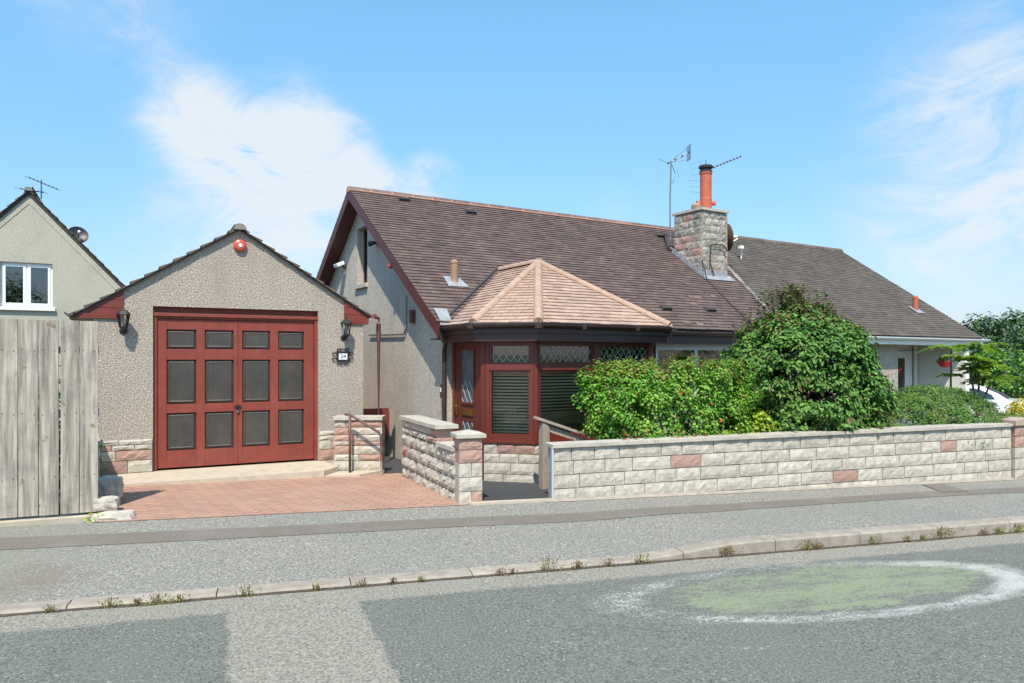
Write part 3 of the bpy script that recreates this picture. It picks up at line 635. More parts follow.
# roof
mb = MB()
for sg in (-1, 1):
    half = 1.80 if sg > 0 else 1.99
    V = Vector((-sg, 0, PS)).normalized(); Nn = Vector((sg*PS, 0, 1)).normalized(); slen = half*math.sqrt(1+PS*PS)
    O = Vector((GX+sg*half, -.07, PK-PS*half-.02))
    mb.prism([(GX,-.02,PK-.03),(GX+sg*half,-.02,PK-PS*half-.03),(GX+sg*half,-.02,PK-PS*half-.05),(GX,-.02,PK-.05)], (0,5.9,0), 'mortar')
    tiles(mb, O, (0,1,0), V, Nn, int(slen/.2)+1, .2, .17, lambda v: (0,5.95), 'roof_tile_old', lift=.034, seed=3+sg)
mb.build('roof', ga)
mb = MB(); ridge(mb, (GX,-.09,PK-.005), (GX,5.9,PK-.005), .085, 'ridge_old', 'mortar', down=.45); mb.build('ridge_tiles', ga)
# red boarded box ends and gutters
for x0, x1 in ((2.458, 2.82), (-.93, -.391)):
    mb = MB(); zb = 2.012; n = 3; zt = max(gr(x0), gr(x1))-.05
    for i in range(6):
        a, b = zb+i*.105, zb+(i+1)*.105-.006
        if a > zt: break
        xs = [x0, x1]
        def xlim(z):            # roof line crossing
            return GX+(PK-.05-z)/PS if x0 > GX else GX-(PK-.05-z)/PS
        if x0 > GX: xa, xb = min(x1, xlim(a)), min(x1, xlim(b)); poly = [(x0,-.03,a),(xa,-.03,a)]+([(x1,-.03,min(b, gr(x1)-.05))] if xa == x1 and xb < x1 and gr(x1)-.05 > a else [])+[(max(xb, x0+.001),-.03,b),(x0,-.03,b)]
        else: xa, xb = max(x0, xlim(a)), max(x0, xlim(b)); poly = [(x1,-.03,a),(xa,-.03,a)]+([(x0,-.03,min(b, gr(x0)-.05))] if xa == x0 and xb > x0 and gr(x0)-.05 > a else [])+[(min(xb, x1-.001),-.03,b),(x1,-.03,b)]
        mb.prism(poly, (0,.028,0), 'red_boards')
    mb.box((min(x0, x1), -.028, zb-.03), (max(x0, x1), 5.6, zb-.002), 'red_boards')
    mb.build('boxed_eave', ga)
for x, sg in ((2.86, 1), (-.97, -1)):
    mb = MB(); halfgutter(mb, (x,-.12,gr(x)+.03), (x,5.8,gr(x)+.03), .055, 'red_boards' if sg > 0 else 'gutter_dark'); mb.build('gutter', ga)
mb = MB(); mb.tube([(2.92,.03,2.10),(2.99,.03,2.08),(3.0,.03,2.0),(2.99,.03,1.7),(2.99,.03,0)], .028, 'pipe_brown'); mb.tube([(2.99,.03,1.72),(2.99,.03,2.0)], .036, 'pipe_brown'); mb.build('downpipe', ga)
# door frame
mb = MB(); y = .10
mb.box((DL,y-.06,0),(.0,y+.04,2.06),'garage_red'); mb.box((2.04,y-.06,0),(DR,y+.04,2.06),'garage_red'); mb.box((DL,y-.02,2.062),(DR,y+.04,DH),'garage_red'); mb.box((DL,y-.075,2.03),(DR,y-.062,2.075),'garage_red')
mb.box((.002,y-.05,2.0),(2.038,y+.03,2.06),'garage_red'); mb.build('door_frame', ga, bevel=.004)
cols = [[(.115,.475),(.582,.948)], [(1.06,1.430),(1.540,1.895)]]; rows = [(.245,.745),(.862,1.455),(1.597,1.858)]
for leaf, (lx0, lx1) in enumerate(((.004,1.002),(1.006,2.034))):
    mb = MB(); cx = [lx0]+[v for c in cols[leaf] for v in c]+[lx1]; cz = [.02]+[v for r in rows for v in r]+[1.995]
    for i in range(len(cx)-1):
        for j in range(len(cz)-1):
            if i % 2 == 1 and j % 2 == 1: continue
            if i % 2 == 0: 
                if j == 0: mb.box((cx[i],y-.035,cz[0]),(cx[i+1],y+.01,cz[-1]),'garage_red')
            else: mb.box((cx[i],y-.033,cz[j]),(cx[i+1],y+.01,cz[j+1]),'garage_red')
    d = mb.build('door', ga, bevel=.003)
    for (a, b) in cols[leaf]:
        for (p, q) in rows:
            mb = MB(); g_ = .035
            o = [(a,y-.002,p),(b,y-.002,p),(b,y-.002,q),(a,y-.002,q)]; i1 = [(a+g_,y-.022,p+g_),(b-g_,y-.022,p+g_),(b-g_,y-.022,q-g_),(a+g_,y-.022,q-g_)]; i2 = [(a+g_+.012,y-.016,p+g_+.012),(b-g_-.012,y-.016,p+g_+.012),(b-g_-.012,y-.016,q-g_-.012),(a+g_+.012,y-.016,q-g_-.012)]
            mb.add(o+i1+i2, [(0,1,5,4),(1,2,6,5),(2,3,7,6),(3,0,4,7),(4,5,9,8),(5,6,10,9),(6,7,11,10),(7,4,8,11),(8,9,10,11)], 'garage_grey'); mb.box((a,y,p),(b,y+.005,q),'garage_grey'); mb.build('door_panel', d)
    if leaf == 0:
        mb = MB(); mb.box((.96,y-.055,.80),(1.04,y-.036,.825),'black_iron'); mb.lathe([(.02,0),(.02,.02)],'black_iron',(1.0,y-.04,.775),10,'Y'); mb.box((.985,y-.06,.73),(1.015,y-.045,.79),'aluminium'); mb.build('door_handle', d)

# lanterns, plaque, alarm on the garage
GA = Matrix.Translation(ga.location) @ Matrix.Rotation(R(-3.5), 4, 'Z')
def lantern(x, z, label, src=None):
    loc = GA @ Vector((x, 0, z))
    if src: o = copy_tree(src); o.location = loc; o['label'] = label; return o
    t = thing('wall_lantern', label, 'lantern', loc, R(-3.5), 'black coach lanterns either side of the garage door')
    mb = MB(); mb.lathe([(.05,0),(.05,.012),(.03,.022)],'black_iron',(0,0,-.12),14,'Y'); mb.tube([(0,-.01,-.12),(0,-.07,-.17),(0,-.12,-.16),(0,-.14,-.12),(0,-.14,-.10)], .009, 'black_iron'); mb.tube([(0,-.02,-.10),(0,-.05,-.03),(0,-.03,-.0)], .006, 'black_iron'); mb.build('bracket', t, smooth=False)
    c = (0,-.14,0)
    mb = MB(); mb.lathe([(.012,-.12),(.035,-.10),(.05,-.085),(.052,-.075)],'black_iron',c,6); mb.lathe([(.088,.075),(.085,.085),(.05,.125),(.02,.14),(.012,.155),(.016,.165),(.004,.195)],'black_iron',c,6)
    for k in range(6):
        a = math.pi*k/3; mb.tube([(c[0]+.048*math.cos(a),c[1]+.048*math.sin(a),-.08),(c[0]+.075*math.cos(a),c[1]+.075*math.sin(a),.08)], .004, 'black_iron', 5)
    mb.build('lantern_cage', t)
    mb = MB(); mb.lathe([(.044,-.078),(.071,.076)],'glass_clear',c,6); mb.build('glass', t)
    mb = MB(); mb.lathe([(.012,-.075),(.012,-.02),(.02,0),(.018,.03),(.004,.045)],'lamp_glass',c,10); mb.build('bulb', t)
    return t
l1 = lantern(-.385, 1.95, 'black coach lantern on the roughcast left of the garage door')
lantern(2.455, 1.90, 'black coach lantern right of the garage door above the number plaque', l1)
t = thing('number_plaque', 'wrought iron scroll plaque with a white house number tile under the right lantern', 'plaque', GA @ Vector((2.44,-.004,1.50)), R(-3.5))
mb = MB(); mb.box((-.085,-.012,-.068),(.085,0,.068),'black_iron')
for cx_, cz_, r_ in [(-.06,.09,.02),(-.02,.095,.018),(.03,.095,.018),(.065,.09,.02),(-.06,-.09,.02),(-.02,-.095,.018),(.03,-.095,.018),(.065,-.09,.02),(-.115,.035,.026),(-.115,-.035,.026),(.115,.035,.026),(.115,-.035,.026)]:
    mb.tube([(cx_+r_*math.cos(a), -.008, cz_+r_*math.sin(a)) for a in [i*.6 for i in range(10)]], .0055, 'black_iron', 5)
mb.v = [(v[0]*1.1, v[1], v[2]*1.1) for v in mb.v]; mb.build('scroll_frame', t)
mb = MB(); mb.box((-.062,-.017,-.045),(.062,-.0125,.045),'plaque_white'); tile = mb.build('number_tile', t, bevel=.002)
cu = bpy.data.curves.new('digits', 'FONT'); cu.body = '24'; cu.size = .085; cu.align_x = 'CENTER'; cu.align_y = 'CENTER'; cu.extrude = .0012
to = bpy.data.objects.new('tmp', cu); COL.objects.link(to); bpy.context.view_layer.update()
me = bpy.data.meshes.new_from_object(to.evaluated_get(bpy.context.evaluated_depsgraph_get())); bpy.data.objects.remove(to)
me.materials.clear(); me.materials.append(MATS['ink']); do = bpy.data.objects.new('digits', me); COL.objects.link(do); do.parent = tile; do.location = (0,-.0185,.002); do.rotation_euler = (R(90),0,0)
t = thing('alarm_bell', 'round red alarm bell box under the peak of the garage gable', 'alarm', GA @ Vector((1.02,0,3.02)), R(-3.5))
mb = MB(); mb.lathe([(.085,0),(.085,.03),(.075,.05),(.05,.062)],'alarm_red',(0,0,0),20,'Y'); mb.build('casing', t, smooth=False)
mb = MB(); mb.lathe([(.028,.063),(.026,.07)],'plaque_white',(0,0,0),12,'Y'); mb.build('badge', t)

# ------------------------------------------------------------------ bungalow
EY, EZ, K_ = 9.0, 2.11, .6867; RY = 12.83; RZ = EZ+K_*(RY-EY); BX0, BW = 4.22, 4.50; FY = 9.30
def roofz(y): return EZ+K_*(y-EY) if y < RY else RZ-K_*(y-RY)
def party(y): return 11.58+.364*(y-9.0)
bu = thing('bungalow', 'roughcast bungalow with purple brown tiled roof and red glazed bay', 'bungalow', (BW, FY, -.1))
def bl(o): o.location = Vector(o.location)-bu.location; return o     # world-built parts
T_ = .11
def gablepoly(y0, y1, z0=None):
    pts = []
    return pts
mb = MB(); zt = lambda y: roofz(y)-.12; X = BW; wy0, wy1, wz0, wz1 = 12.60, 13.16, 2.98, 4.06; BYE = 16.4
mb.prism([(X,FY,-.4),(X,wy0,-.4),(X,wy0,zt(wy0)),(X,FY,zt(FY))], (.25,0,0), 'roughcast_grey')
mb.prism([(X,wy1,-.4),(X,BYE,-.4),(X,BYE,zt(BYE)),(X,wy1,zt(wy1))], (.25,0,0), 'roughcast_grey')
mb.prism([(X,wy0,-.4),(X,wy1,-.4),(X,wy1,wz0),(X,wy0,wz0)], (.25,0,0), 'roughcast_grey')
mb.prism([(X,wy0,wz1),(X,wy1,wz1),(X,wy1,zt(wy1)),(X,RY,zt(RY)),(X,wy0,zt(wy0))], (.25,0,0), 'roughcast_grey')
Z1 = zt(FY)
mb.box((BW+.25,FY,-.4),(4.66,FY+.22,Z1),'roughcast_grey')
mb.box((7.55,FY,-.4),(8.45,FY+.22,Z1),'roughcast_grey'); mb.box((8.45,FY,-.4),(10.42,FY+.22,.85),'roughcast_grey'); mb.box((8.45,FY,1.90),(10.42,FY+.22,Z1),'roughcast_grey'); mb.box((10.42,FY,-.4),(11.65,FY+.22,Z1),'roughcast_grey')
mb.box((4.66,FY+.1,-.4),(7.55,FY+.22,Z1),'interior')
mb.box((BW+.25,BYE-.2,-.4),(11.65,BYE,zt(BYE)),'roughcast_grey')
mb.box((11.60,FY+.22,-.4),(11.64,BYE-.2,zt(FY)),'interior')
bl(mb.build('wall', bu))
# attic window
mb = MB(); mb.box((X+.13,wy0,wz0+.02),(X+.18,wy0+.05,wz1),'upvc_dark'); mb.box((X+.13,wy1-.05,wz0+.02),(X+.18,wy1,wz1),'upvc_dark'); mb.box((X+.13,wy0+.05,wz1-.05),(X+.18,wy1-.05,wz1),'upvc_dark'); mb.box((X+.13,wy0+.05,wz0+.02),(X+.18,wy1-.05,wz0+.07),'upvc_dark'); mb.box((X+.135,12.86,wz0+.07),(X+.175,12.9,wz1-.05),'upvc_dark')
wf = bl(mb.build('window_frame', bu)); mb = MB(); mb.box((X+.15,wy0+.04,wz0+.06),(X+.158,wy1-.04,wz1-.04),'glass_dark'); mb.box((X+.2,wy0,wz0),(X+.22,wy1,wz1),'interior'); o = mb.build('pane', wf); o.location = (0,0,0)
mb = MB(); mb.box((X-.05,wy0-.04,wz0-.06),(X+.13,wy1+.04,wz0+.015),'coping'); bl(mb.build('window_sill', bu))
# roof
mb = MB(); BY = 2*RY-EY
mb.prism([(BX0+.02,EY+.02,roofz(EY)-.015),(BX0+.02,RY,RZ-.02),(BX0+.02,BY,EZ-.03),(BX0+.02,BY,EZ-.10),(BX0+.02,RY,RZ-.10),(BX0+.02,EY+.02,roofz(EY)-.09)], (7.32,0,0), 'roof_under')
mb.prism([(11.58,RY-3.8,roofz(RY-3.8)-.02),(12.97,RY,RZ-.02),(11.58,RY,RZ-.02)], (0,0,-.06), 'roof_under')
V = Vector((0,1,K_)).normalized(); Nn = Vector((0,-K_,1)).normalized(); SL = (RY-EY)*math.sqrt(1+K_*K_); cs = 1/math.sqrt(1+K_*K_)
tiles(mb, (0,EY,EZ), (1,0,0), V, Nn, int(SL/.1), .1, .165, lambda v: (BX0, party(EY+v*cs)), 'roof_tile', seed=11, lift=.017)
tiles(mb, (0,BY,EZ), (1,0,0), Vector((0,-1,K_)).normalized(), Vector((0,K_,1)).normalized(), int(SL/.2), .2, .33, lambda v: (BX0, 12.97), 'roof_tile', seed=12)
roof = bl(mb.build('roof', bu))
mb = MB(); ridge(mb, (BX0-.01,RY,RZ-.03), (12.97,RY,RZ-.03), .11, 'ridge_dark', 'pink_mortar', seg=.42, down=.35, gap=.03); o = mb.build('ridge_tiles', roof)
mb = MB(); mb.tube([(BX0,RY-.105,roofz(RY-.105)+.022),(12.97,RY-.105,roofz(RY-.105)+.022)], .018, 'pink_mortar', 6); mb.build('ridge_bedding', roof)
# vents
for i, (x, y) in enumerate([(5.21,12.55),(6.52,12.35),(8.95,9.50),(10.08,9.52),(11.40,12.30)]):
    mb = MB(); P = Vector((x, y, roofz(y)))+Nn*.015
    for a, b, h in ((-.12,.12,.0),):
        q = [P+Vector((a,0,0)), P+Vector((b,0,0)), P+Vector((b-.02,0,0))+V*.14, P+Vector((a+.02,0,0))+V*.14]
        top = [P+Vector((a+.02,0,0))+Nn*.05, P+Vector((b-.02,0,0))+Nn*.05, P+Vector((b-.03,0,0))+V*.10+Nn*.045, P+Vector((a+.03,0,0))+V*.10+Nn*.045]
        mb.add(q+top, [(0,1,5,4),(1,2,6,5),(2,3,7,6),(3,0,4,7),(4,5,6,7),(3,2,1,0)], 'soot')
    mb.build('roof_vent', roof)
# pale replacement tiles on the slope
for x, y, w in [(9.95,9.95,.33),(9.75,9.72,.18),(9.0,9.15,.2),(9.3,9.1,.18),(10.6,10.0,.15)]:
    mb = MB(); P = Vector((x, y, roofz(y)))+Nn*.0165; mb.add([P, P+Vector((w,0,0)), P+Vector((w,0,0))+V*.09, P+V*.09, P-Nn*.01, P+Vector((w,0,0))-Nn*.01], [(0,1,2,3),(4,5,1,0)], 'ridge_dark'); mb.build('replaced_tile', roof)
# flue with lead flashing
def flue(x, y, h, r, m, parent):
    P = Vector((x, y, roofz(y))); mb = MB(); mb.lathe([(r,-.1),(r,h*.82),(r*1.12,h*.84),(r*1.12,h*.9),(r*.9,h*.93),(r*.8,h)], m, P, 14); fl = mb.build('flue', parent)
    mb = MB(); q = P-V*.16+Nn*.03; mb.add([q+Vector((-.17,0,0)), q+Vector((.19,0,0)), q+Vector((.12,0,0))+V*.32, q+Vector((-.14,0,0))+V*.32, q+Vector((-.17,0,0))-Nn*.02, q+Vector((.19,0,0))-Nn*.02], [(0,1,2,3),(4,5,1,0)], 'lead'); mb.build('flashing', fl)
    return fl
f1 = flue(4.97, 9.98, .36, .058, 'buff_clay', bu); f1.location = -bu.location
# barge boards, soffit, fascia, gutter
mb = MB(); bt = .04
def barge(x, y0, y1):
    z = lambda y: roofz(y)
    mb.prism([(x,y0,z(y0)-.02),(x,y1,z(y1)-.02),(x,y1,z(y1)-.20),(x,y0,z(y0)-.20)], (.03,0,0), 'barge_brown')
barge(BX0, EY, RY); barge(BX0, RY, 2*RY-EY)
bl(mb.build('barge_board', bu))
mb = MB()
for y0, y1 in ((EY+.05, RY), (RY, BY-.05)):
    z = roofz; mb.prism([(BX0+.03,y0,z(y0)-.13),(BX0+.03,y1,z(y1)-.13),(BX0+.03,y1,z(y1)-.15),(BX0+.03,y0,z(y0)-.15)], (BW-BX0-.03,0,0), 'barge_brown')
bl(mb.build('soffit', bu))
mb = MB(); mb.box((BX0+.03,EY+.03,EZ-.24),(11.6,EY+.055,EZ-.03),'gutter_dark'); mb.box((BX0+.03,EY+.056,EZ-.24),(11.6,FY,EZ-.22),'gutter_dark'); bl(mb.build('fascia', bu))
mb = MB(); halfgutter(mb, (7.3,EY-.03,EZ-.05), (11.7,EY-.03,EZ-.05), .055, 'gutter_dark'); bl(mb.build('gutter', bu)); mb = MB(); mb.tube([(4.40,9.1,EZ-.10),(4.40,9.1,EZ-.25),(4.44,9.24,EZ-.4),(4.44,9.25,-.1)], .032, 'gutter_dark'); bl(mb.build('downpipe', bu))
mb = MB(); mb.add([(4.26,9.02,roofz(9.02)+.04),(4.44,9.02,roofz(9.02)+.04),(4.48,9.24,roofz(9.24)+.045),(4.28,9.24,roofz(9.24)+.045),(4.26,8.99,EZ-.04),(4.44,8.99,EZ-.04)], [(0,1,2,3),(4,5,1,0)], 'lead'); bl(mb.build('corner_flashing', bu))
# right hand front window
mb = MB(); a, b, z0, z1 = 8.45, 10.42, .85, 1.93; yy = FY-.03
mb.box((a,yy,z0),(a+.07,yy+.06,z1),'white_plastic'); mb.box((b-.07,yy,z0),(b,yy+.06,z1),'white_plastic'); mb.box((a+.07,yy,z1-.17),(b-.07,yy+.06,z1),'white_plastic'); mb.box((a+.07,yy,z0),(b-.07,yy+.06,z0+.07),'white_plastic'); mb.box((9.40,yy,z0+.07),(9.47,yy+.06,z1-.17),'white_plastic')
wf = bl(mb.build('window_frame', bu)); mb = MB(); mb.box((a+.06,yy+.02,z0+.06),(b-.06,yy+.028,z1-.16),'glass_dark'); mb.box((a,yy+.5,z0-.2),(b,yy+.52,z1+.2),'interior'); mb.build('pane', wf)
mb = MB(); mb.box((a-.06,FY-.06,z0-.07),(b+.06,FY+.06,z0),'coping'); bl(mb.build('window_sill', bu))
# chimney
def chimney():
    c = MB(); cx0, cx1, cy0, cy1 = 11.13, 11.86, 10.78, 11.55; z0, z1 = 3.05, 4.72; n = 11; zs = lin(z0, z1, n)
    sub = MB(); random.seed(21); stone_courses(sub, cx1-cx0, cy1-cy0, zs, pinkp=.24, lens=(.16,.42), rough=.016, g=.007); 
    sub.v = [(v[0]+cx0, v[1]+cy0, v[2]) for v in sub.v]
    # left and right faces: coursed facing stones
    s2 = MB(); stone_courses(s2, cy1-cy0+.02, .05, [z-.03 for z in zs], pinkp=.18, lens=(.16,.4), rough=.016, g=.007)
    k = len(sub.v)
    for side in (0, 1):
        k = len(sub.v)
        for f_, mi_ in zip(s2.f, s2.m): sub.f.append(tuple(a+k for a in f_)); sub.m.append(sub.mi(s2.mats[mi_]))
        if side == 0: sub.v += [(cx0-.03+v[1], cy1+.01-v[0], v[2]) for v in s2.v]
        else: sub.v += [(cx1+.03-v[1], cy0-.01+v[0], v[2]) for v in s2.v]
    sub.mats = ['stone_old' if m_ == 'stone' else m_ for m_ in sub.mats]; ch = bl(sub.build('chimney', bu))
    m = MB(); m.box((cx0-.055,cy0-.045,4.721),(cx1+.045,cy1+.05,4.775),'coping'); m.box((cx0+.25,cy0+.2,4.776),(cx1-.02,cy1-.2,4.80),'concrete'); m.build('cap', ch)
    px_, py_ = 11.66, 11.17
    m = MB(); m.lathe([(.13,4.84),(.13,5.08),(.122,5.10),(.122,5.60),(.135,5.62),(.135,5.66)],'terracotta',(px_,py_,0),20)
    for a in (R(-30), R(150)):
        d = Vector((math.cos(a), math.sin(a), 0)); p = Vector((px_, py_, 4.99)); m.tube([p+d*.1, p+d*.19, p+d*.20], [.05,.05,.06], 'terracotta', 12)
    m.build('chimney_pot', ch)
    m = MB(); m.lathe([(.115,5.64),(.115,5.74),(.15,5.75),(.155,5.79),(.13,5.81),(.04,5.82)],'soot',(px_,py_,0),20); m.lathe([(.138,5.655),(.138,5.69)],'soot',(px_,py_,0),20); m.tube([(px_,py_,5.82),(px_,py_,5.93)], .008, 'soot'); m.build('cowl', ch)
    m = MB(); m.lathe([(.10,4.82),(.11,4.88),(.07,4.93),(.03,4.94)],'buff_clay',(11.3,11.1,0),14); m.build('capped_pot', ch)
    m = MB()                      # lead apron and side soakers
    for x0_, x1_, y0_, y1_ in ((cx0-.05,cx1+.12,cy0-.16,cy0+.02),):
        m.add([(x0_,y0_,roofz(y0_)+.035),(x1_,y0_,roofz(y0_)+.035),(x1_,y1_,roofz(y1_)+.05),(x0_,y1_,roofz(y1_)+.05)], [(0,1,2,3)], 'lead')
    m.prism([(cx0+.0,cy0-.035,roofz(cy0)),(cx1+.0,cy0-.035,roofz(cy0)),(cx1,cy0-.035,roofz(cy0)+.14),(cx0,cy0-.035,roofz(cy0)+.14)], (0,.01,0), 'lead')
    m.prism([(cx0-.045,cy0-.1,roofz(cy0-.1)+.02),(cx0-.045,cy1+.1,roofz(cy1+.1)+.02),(cx0-.045,cy1+.1,roofz(cy1+.1)+.13),(cx0-.045,cy0-.1,roofz(cy0-.1)+.13)], (.008,0,0), 'lead')
    m.build('flashing', ch)
chimney()
# roof seam with cable
mb = MB(); vs = []
for i in range(31):
    y = 9.05+(11.3-9.05)*i/30; x = party(y); w = .045+.03*mnoise.noise(Vector((i*.9, 0, 0))); vs += [(x-w, y, roofz(y)+.028), (x+w+.03, y, roofz(y)+.028)]
mb.add(vs, [(2*i, 2*i+1, 2*i+3, 2*i+2) for i in range(30)], 'seam'); bl(mb.build('seam_flashing', bu))
mb = MB(); mb.tube([(11.12,10.75,roofz(10.75)+.35),(11.1,10.6,roofz(10.6)+.03),(10.9,9.8,roofz(9.8)+.03),(10.75,9.1,roofz(9.1)+.03)], .012, 'soot', 6); mb.tube([(11.35,10.73,4.0),(11.5,10.72,4.02),(11.72,10.72,4.02),(11.8,10.7,3.9)], .014, 'soot', 6); mb.tube([(11.35,10.73,4.0),(11.33,10.73,3.6),(11.42,10.70,3.35)], .014, 'soot', 6); bl(mb.build('cable', bu))
mb = MB(); mb.tube([(11.42,12.2,roofz(12.2)+.03),(11.1,11.75,roofz(11.75)+.05),(11.08,11.6,roofz(11.6)+.08)], .02, 'soot', 6); bl(mb.build('cable', bu))

# ---- bay with porch door
bay = [(4.56,9.26),(4.56,8.288),(5.048,7.80),(7.12,7.80),(7.608,8.288),(7.608,9.28)]
Z0, ZS, ZT = -.25, .50, 1.99
random.seed(5)
def seg_loc(i):
    A, B = Vector((*bay[i], 0)), Vector((*bay[i+1], 0)); d = B-A; return A, math.atan2(d.y, d.x), d.length
for i in range(1, 5):
    A, an, Ln = seg_loc(i)
    mb = MB(); stone_courses(mb, Ln-.002, .16, [Z0,-.07,.09,.24,.36,.495], x0=.002, pinks=[(4,.35 if i == 1 else .9),(4,.55 if i == 1 else 2)], lens=(.22,.45))
    o = mb.build('dwarf_wall', bu, rotz=an); o.location = A-bu.location
def lattice(mb, x0, x1, z0, z1, y, pitch=.10, k=1.45, r=.003):
    h = z1-z0; w = x1-x0; n = int((w+h/k)/pitch)+2
    for sg in (1, -1):
        for j in range(-n, n+1):
            xa = x0+w/2+j*pitch; pts = []
            # x = xa + sg*(z-z0)/k
            zs_, ze = z0, z1; xs_, xe = xa, xa+sg*h/k
            def clip(xs, zs, xe, ze):
                P = [(xs, zs), (xe, ze)]
                for lim, s in ((x0, 1), (x1, -1)):
                    a, b = P; fa, fb = s*(a[0]-lim), s*(b[0]-lim)
                    if fa < 0 and fb < 0: return None
                    if fa < 0 or fb < 0:
                        t = fa/(fa-fb); c = (a[0]+(b[0]-a[0])*t, a[1]+(b[1]-a[1])*t); P = [c, b] if fa < 0 else [a, c]
                return P
            P = clip(xs_, zs_, xe, ze)
            if P and abs(P[0][1]-P[1][1]) > .01: mb.tube([(P[0][0], y, P[0][1]), (P[1][0], y, P[1][1])], r, 'lead_came', 4)
def glazed(i, ncol, posts):
    A, an, Ln = seg_loc(i); mb = MB(); D_ = .085; m = 'upvc_red'; y0, y1 = .03, .03+D_
    pw = .105
    mb.box((0.0,y0-.012,ZS),(Ln,y1,ZS+.05),m); mb.box((-.01,y0-.05,ZS-.005),(Ln+.01,y0-.013,ZS+.028),m)
    zr0, zr1 = 1.455, 1.53; zt0 = 1.80
    mb.box((0,y0,ZS+.05),(posts,y1,ZT),m); mb.box((Ln-posts,y0,ZS+.05),(Ln,y1,ZT),m)
    mb.box((posts,y0,zt0),(Ln-posts,y1,ZT),m); mb.box((posts,y0-.006,zr0),(Ln-posts,y1,zr1),m); mb.box((posts,y0,ZS+.05),(Ln-posts,y1,ZS+.085),m)
    cw = (Ln-2*posts-(ncol-1)*pw)/ncol; spans = []
    for c in range(ncol):
        a = posts+c*(cw+pw); spans.append((a, a+cw))
        if c: mb.box((a-pw,y0-.003,ZS+.05),(a,y1,zr0),m); mb.box((a-pw,y0-.003,zr1),(a,y1,zt0),m)
        # casement bead around lights
        for (p, q) in ((ZS+.085, zr0), (zr1, zt0)):
            g = .028; mb.box((a,y0+.015,p),(a+g,y1-.01,q),m); mb.box((a+cw-g,y0+.015,p),(a+cw,y1-.01,q),m); mb.box((a+g,y0+.015,p),(a+cw-g,y1-.01,p+g),m); mb.box((a+g,y0+.015,q-g),(a+cw-g,y1-.01,q),m)
    fr = mb.build('window_frame', bu, rotz=an); fr.location = A-bu.location; fr.location.z = -bu.location.z
    for a, b in spans:
        for (p, q) in ((ZS+.113, zr0-.028), (zr1+.028, zt0-.028)):
            mb = MB(); mb.box((a+.026,y0+.045,p-.002),(b-.026,y0+.053,q+.002),'glass_clear' if q < 1.46 else 'glass_dark'); mb.build('pane', fr)
        mb = MB(); lattice(mb, a+.028, b-.028, zr1+.028, zt0-.028, y0+.038); mb.build('leaded_lattice', fr)
        mb = MB(); z = ZS+.13
        while z < 1.40:
            M = Matrix.Translation((0, y0+.13, z)) @ Matrix.Rotation(R(40), 4, 'X'); mb.box((a+.01,-.0125,-.003),(b-.01,.0125,.003),'blind',M); z += .042
        mb.box((a+.01,y0+.115,1.405),(b-.01,y0+.15,1.44),'blind'); mb.build('blind', fr)
    return fr
glazed(1, 1, .065); glazed(2, 2, .085); glazed(3, 1, .10); glazed(4, 1, .10)
# corner posts
for (x, y) in bay[1:5]:
    mb = MB(); mb.lathe([(.055,ZS),(.055,1.828)],'upvc_red',(x+(.05 if x < 6 else -.05),y+.07,0),8); bl(mb.build('corner_post', bu))
# porch door in the left face (local x from house wall forward)
A, an, Ln = seg_loc(0); zb = -.08; MD = 'upvc_red'
mb = MB(); mb.box((0,.02,zb),(.07,.10,ZT),MD); mb.box((Ln-.14,.02,zb),(Ln,.10,ZT),MD); mb.box((.07,.02,1.88),(Ln-.14,.10,ZT),MD); mb.box((.07,.02,zb-.1),(Ln-.14,.10,zb+.02),MD)
fr = mb.build('door_frame', bu, rotz=an); fr.location = A-bu.location; fr.location.z = -bu.location.z
d0, d1 = .075, Ln-.145
mb = MB(); mb.box((d0,.035,zb+.025),(d1,.085,1.875),MD)
gx0, gx1 = d0+.22, d1-.2
for (p, q) in ((1.0,1.72),(.35,.74)):
    for bb in (((gx0-.03,.02,p-.03),(gx1+.03,.034,p)), ((gx0-.03,.02,q),(gx1+.03,.034,q+.03)), ((gx0-.03,.02,p),(gx0,.034,q)), ((gx1,.02,p),(gx1+.03,.034,q))): mb.box(*bb, MD)
door = mb.build('door', bu, rotz=an); door.location = fr.location
mb = MB()
for (p, q) in ((1.0,1.72),(.35,.74)): mb.box((gx0,.028,p),(gx1,.0345,q),'door_pane')
mb.build('door_glass', door)
mb = MB(); lattice(mb, gx0, gx1, 1.0, 1.30, .024, .13, r=.0022); mb.build('leaded_lattice', door); mb = MB(); lattice(mb, gx0, gx1, .35, .74, .024, .13, r=.0022); mb.build('leaded_lattice', door)
mb = MB(); mb.box((gx0,.018,.82),(gx1,.034,.90),'brass'); mb.build('letter_box', door)
mb = MB(); mb.box((d0+.035,.022,.80),(d0+.075,.034,1.02),'brass'); mb.tube([(d0+.055,.03,.93),(d0+.055,-.02,.93),(d0+.17,-.02,.93)], .010, 'brass'); mb.build('door_handle', door)
# interior floor, sill board and back of the bay
mb = MB(); mb.prism([(x, y, .0) for x, y in [(4.66,9.28),(4.66,8.36),(5.11,7.92),(7.06,7.92),(7.5,8.36),(7.5,9.28)]], (0,0,-.05), 'interior'); mb.prism([(x, y, 2.02) for x, y in [(4.62,9.28),(4.62,8.33),(5.09,7.87),(7.08,7.87),(7.55,8.33),(7.55,9.28)]], (0,0,-.02), 'white_render')
mb.box((5.4,9.0,.0),(6.9,9.28,.78),'blind'); mb.box((4.75,8.75,.0),(5.35,9.1,.92),'blind'); mb.box((5.2,8.3,.62),(6.9,8.5,.66),'white_render'); bl(mb.build('bay_interior', bu))
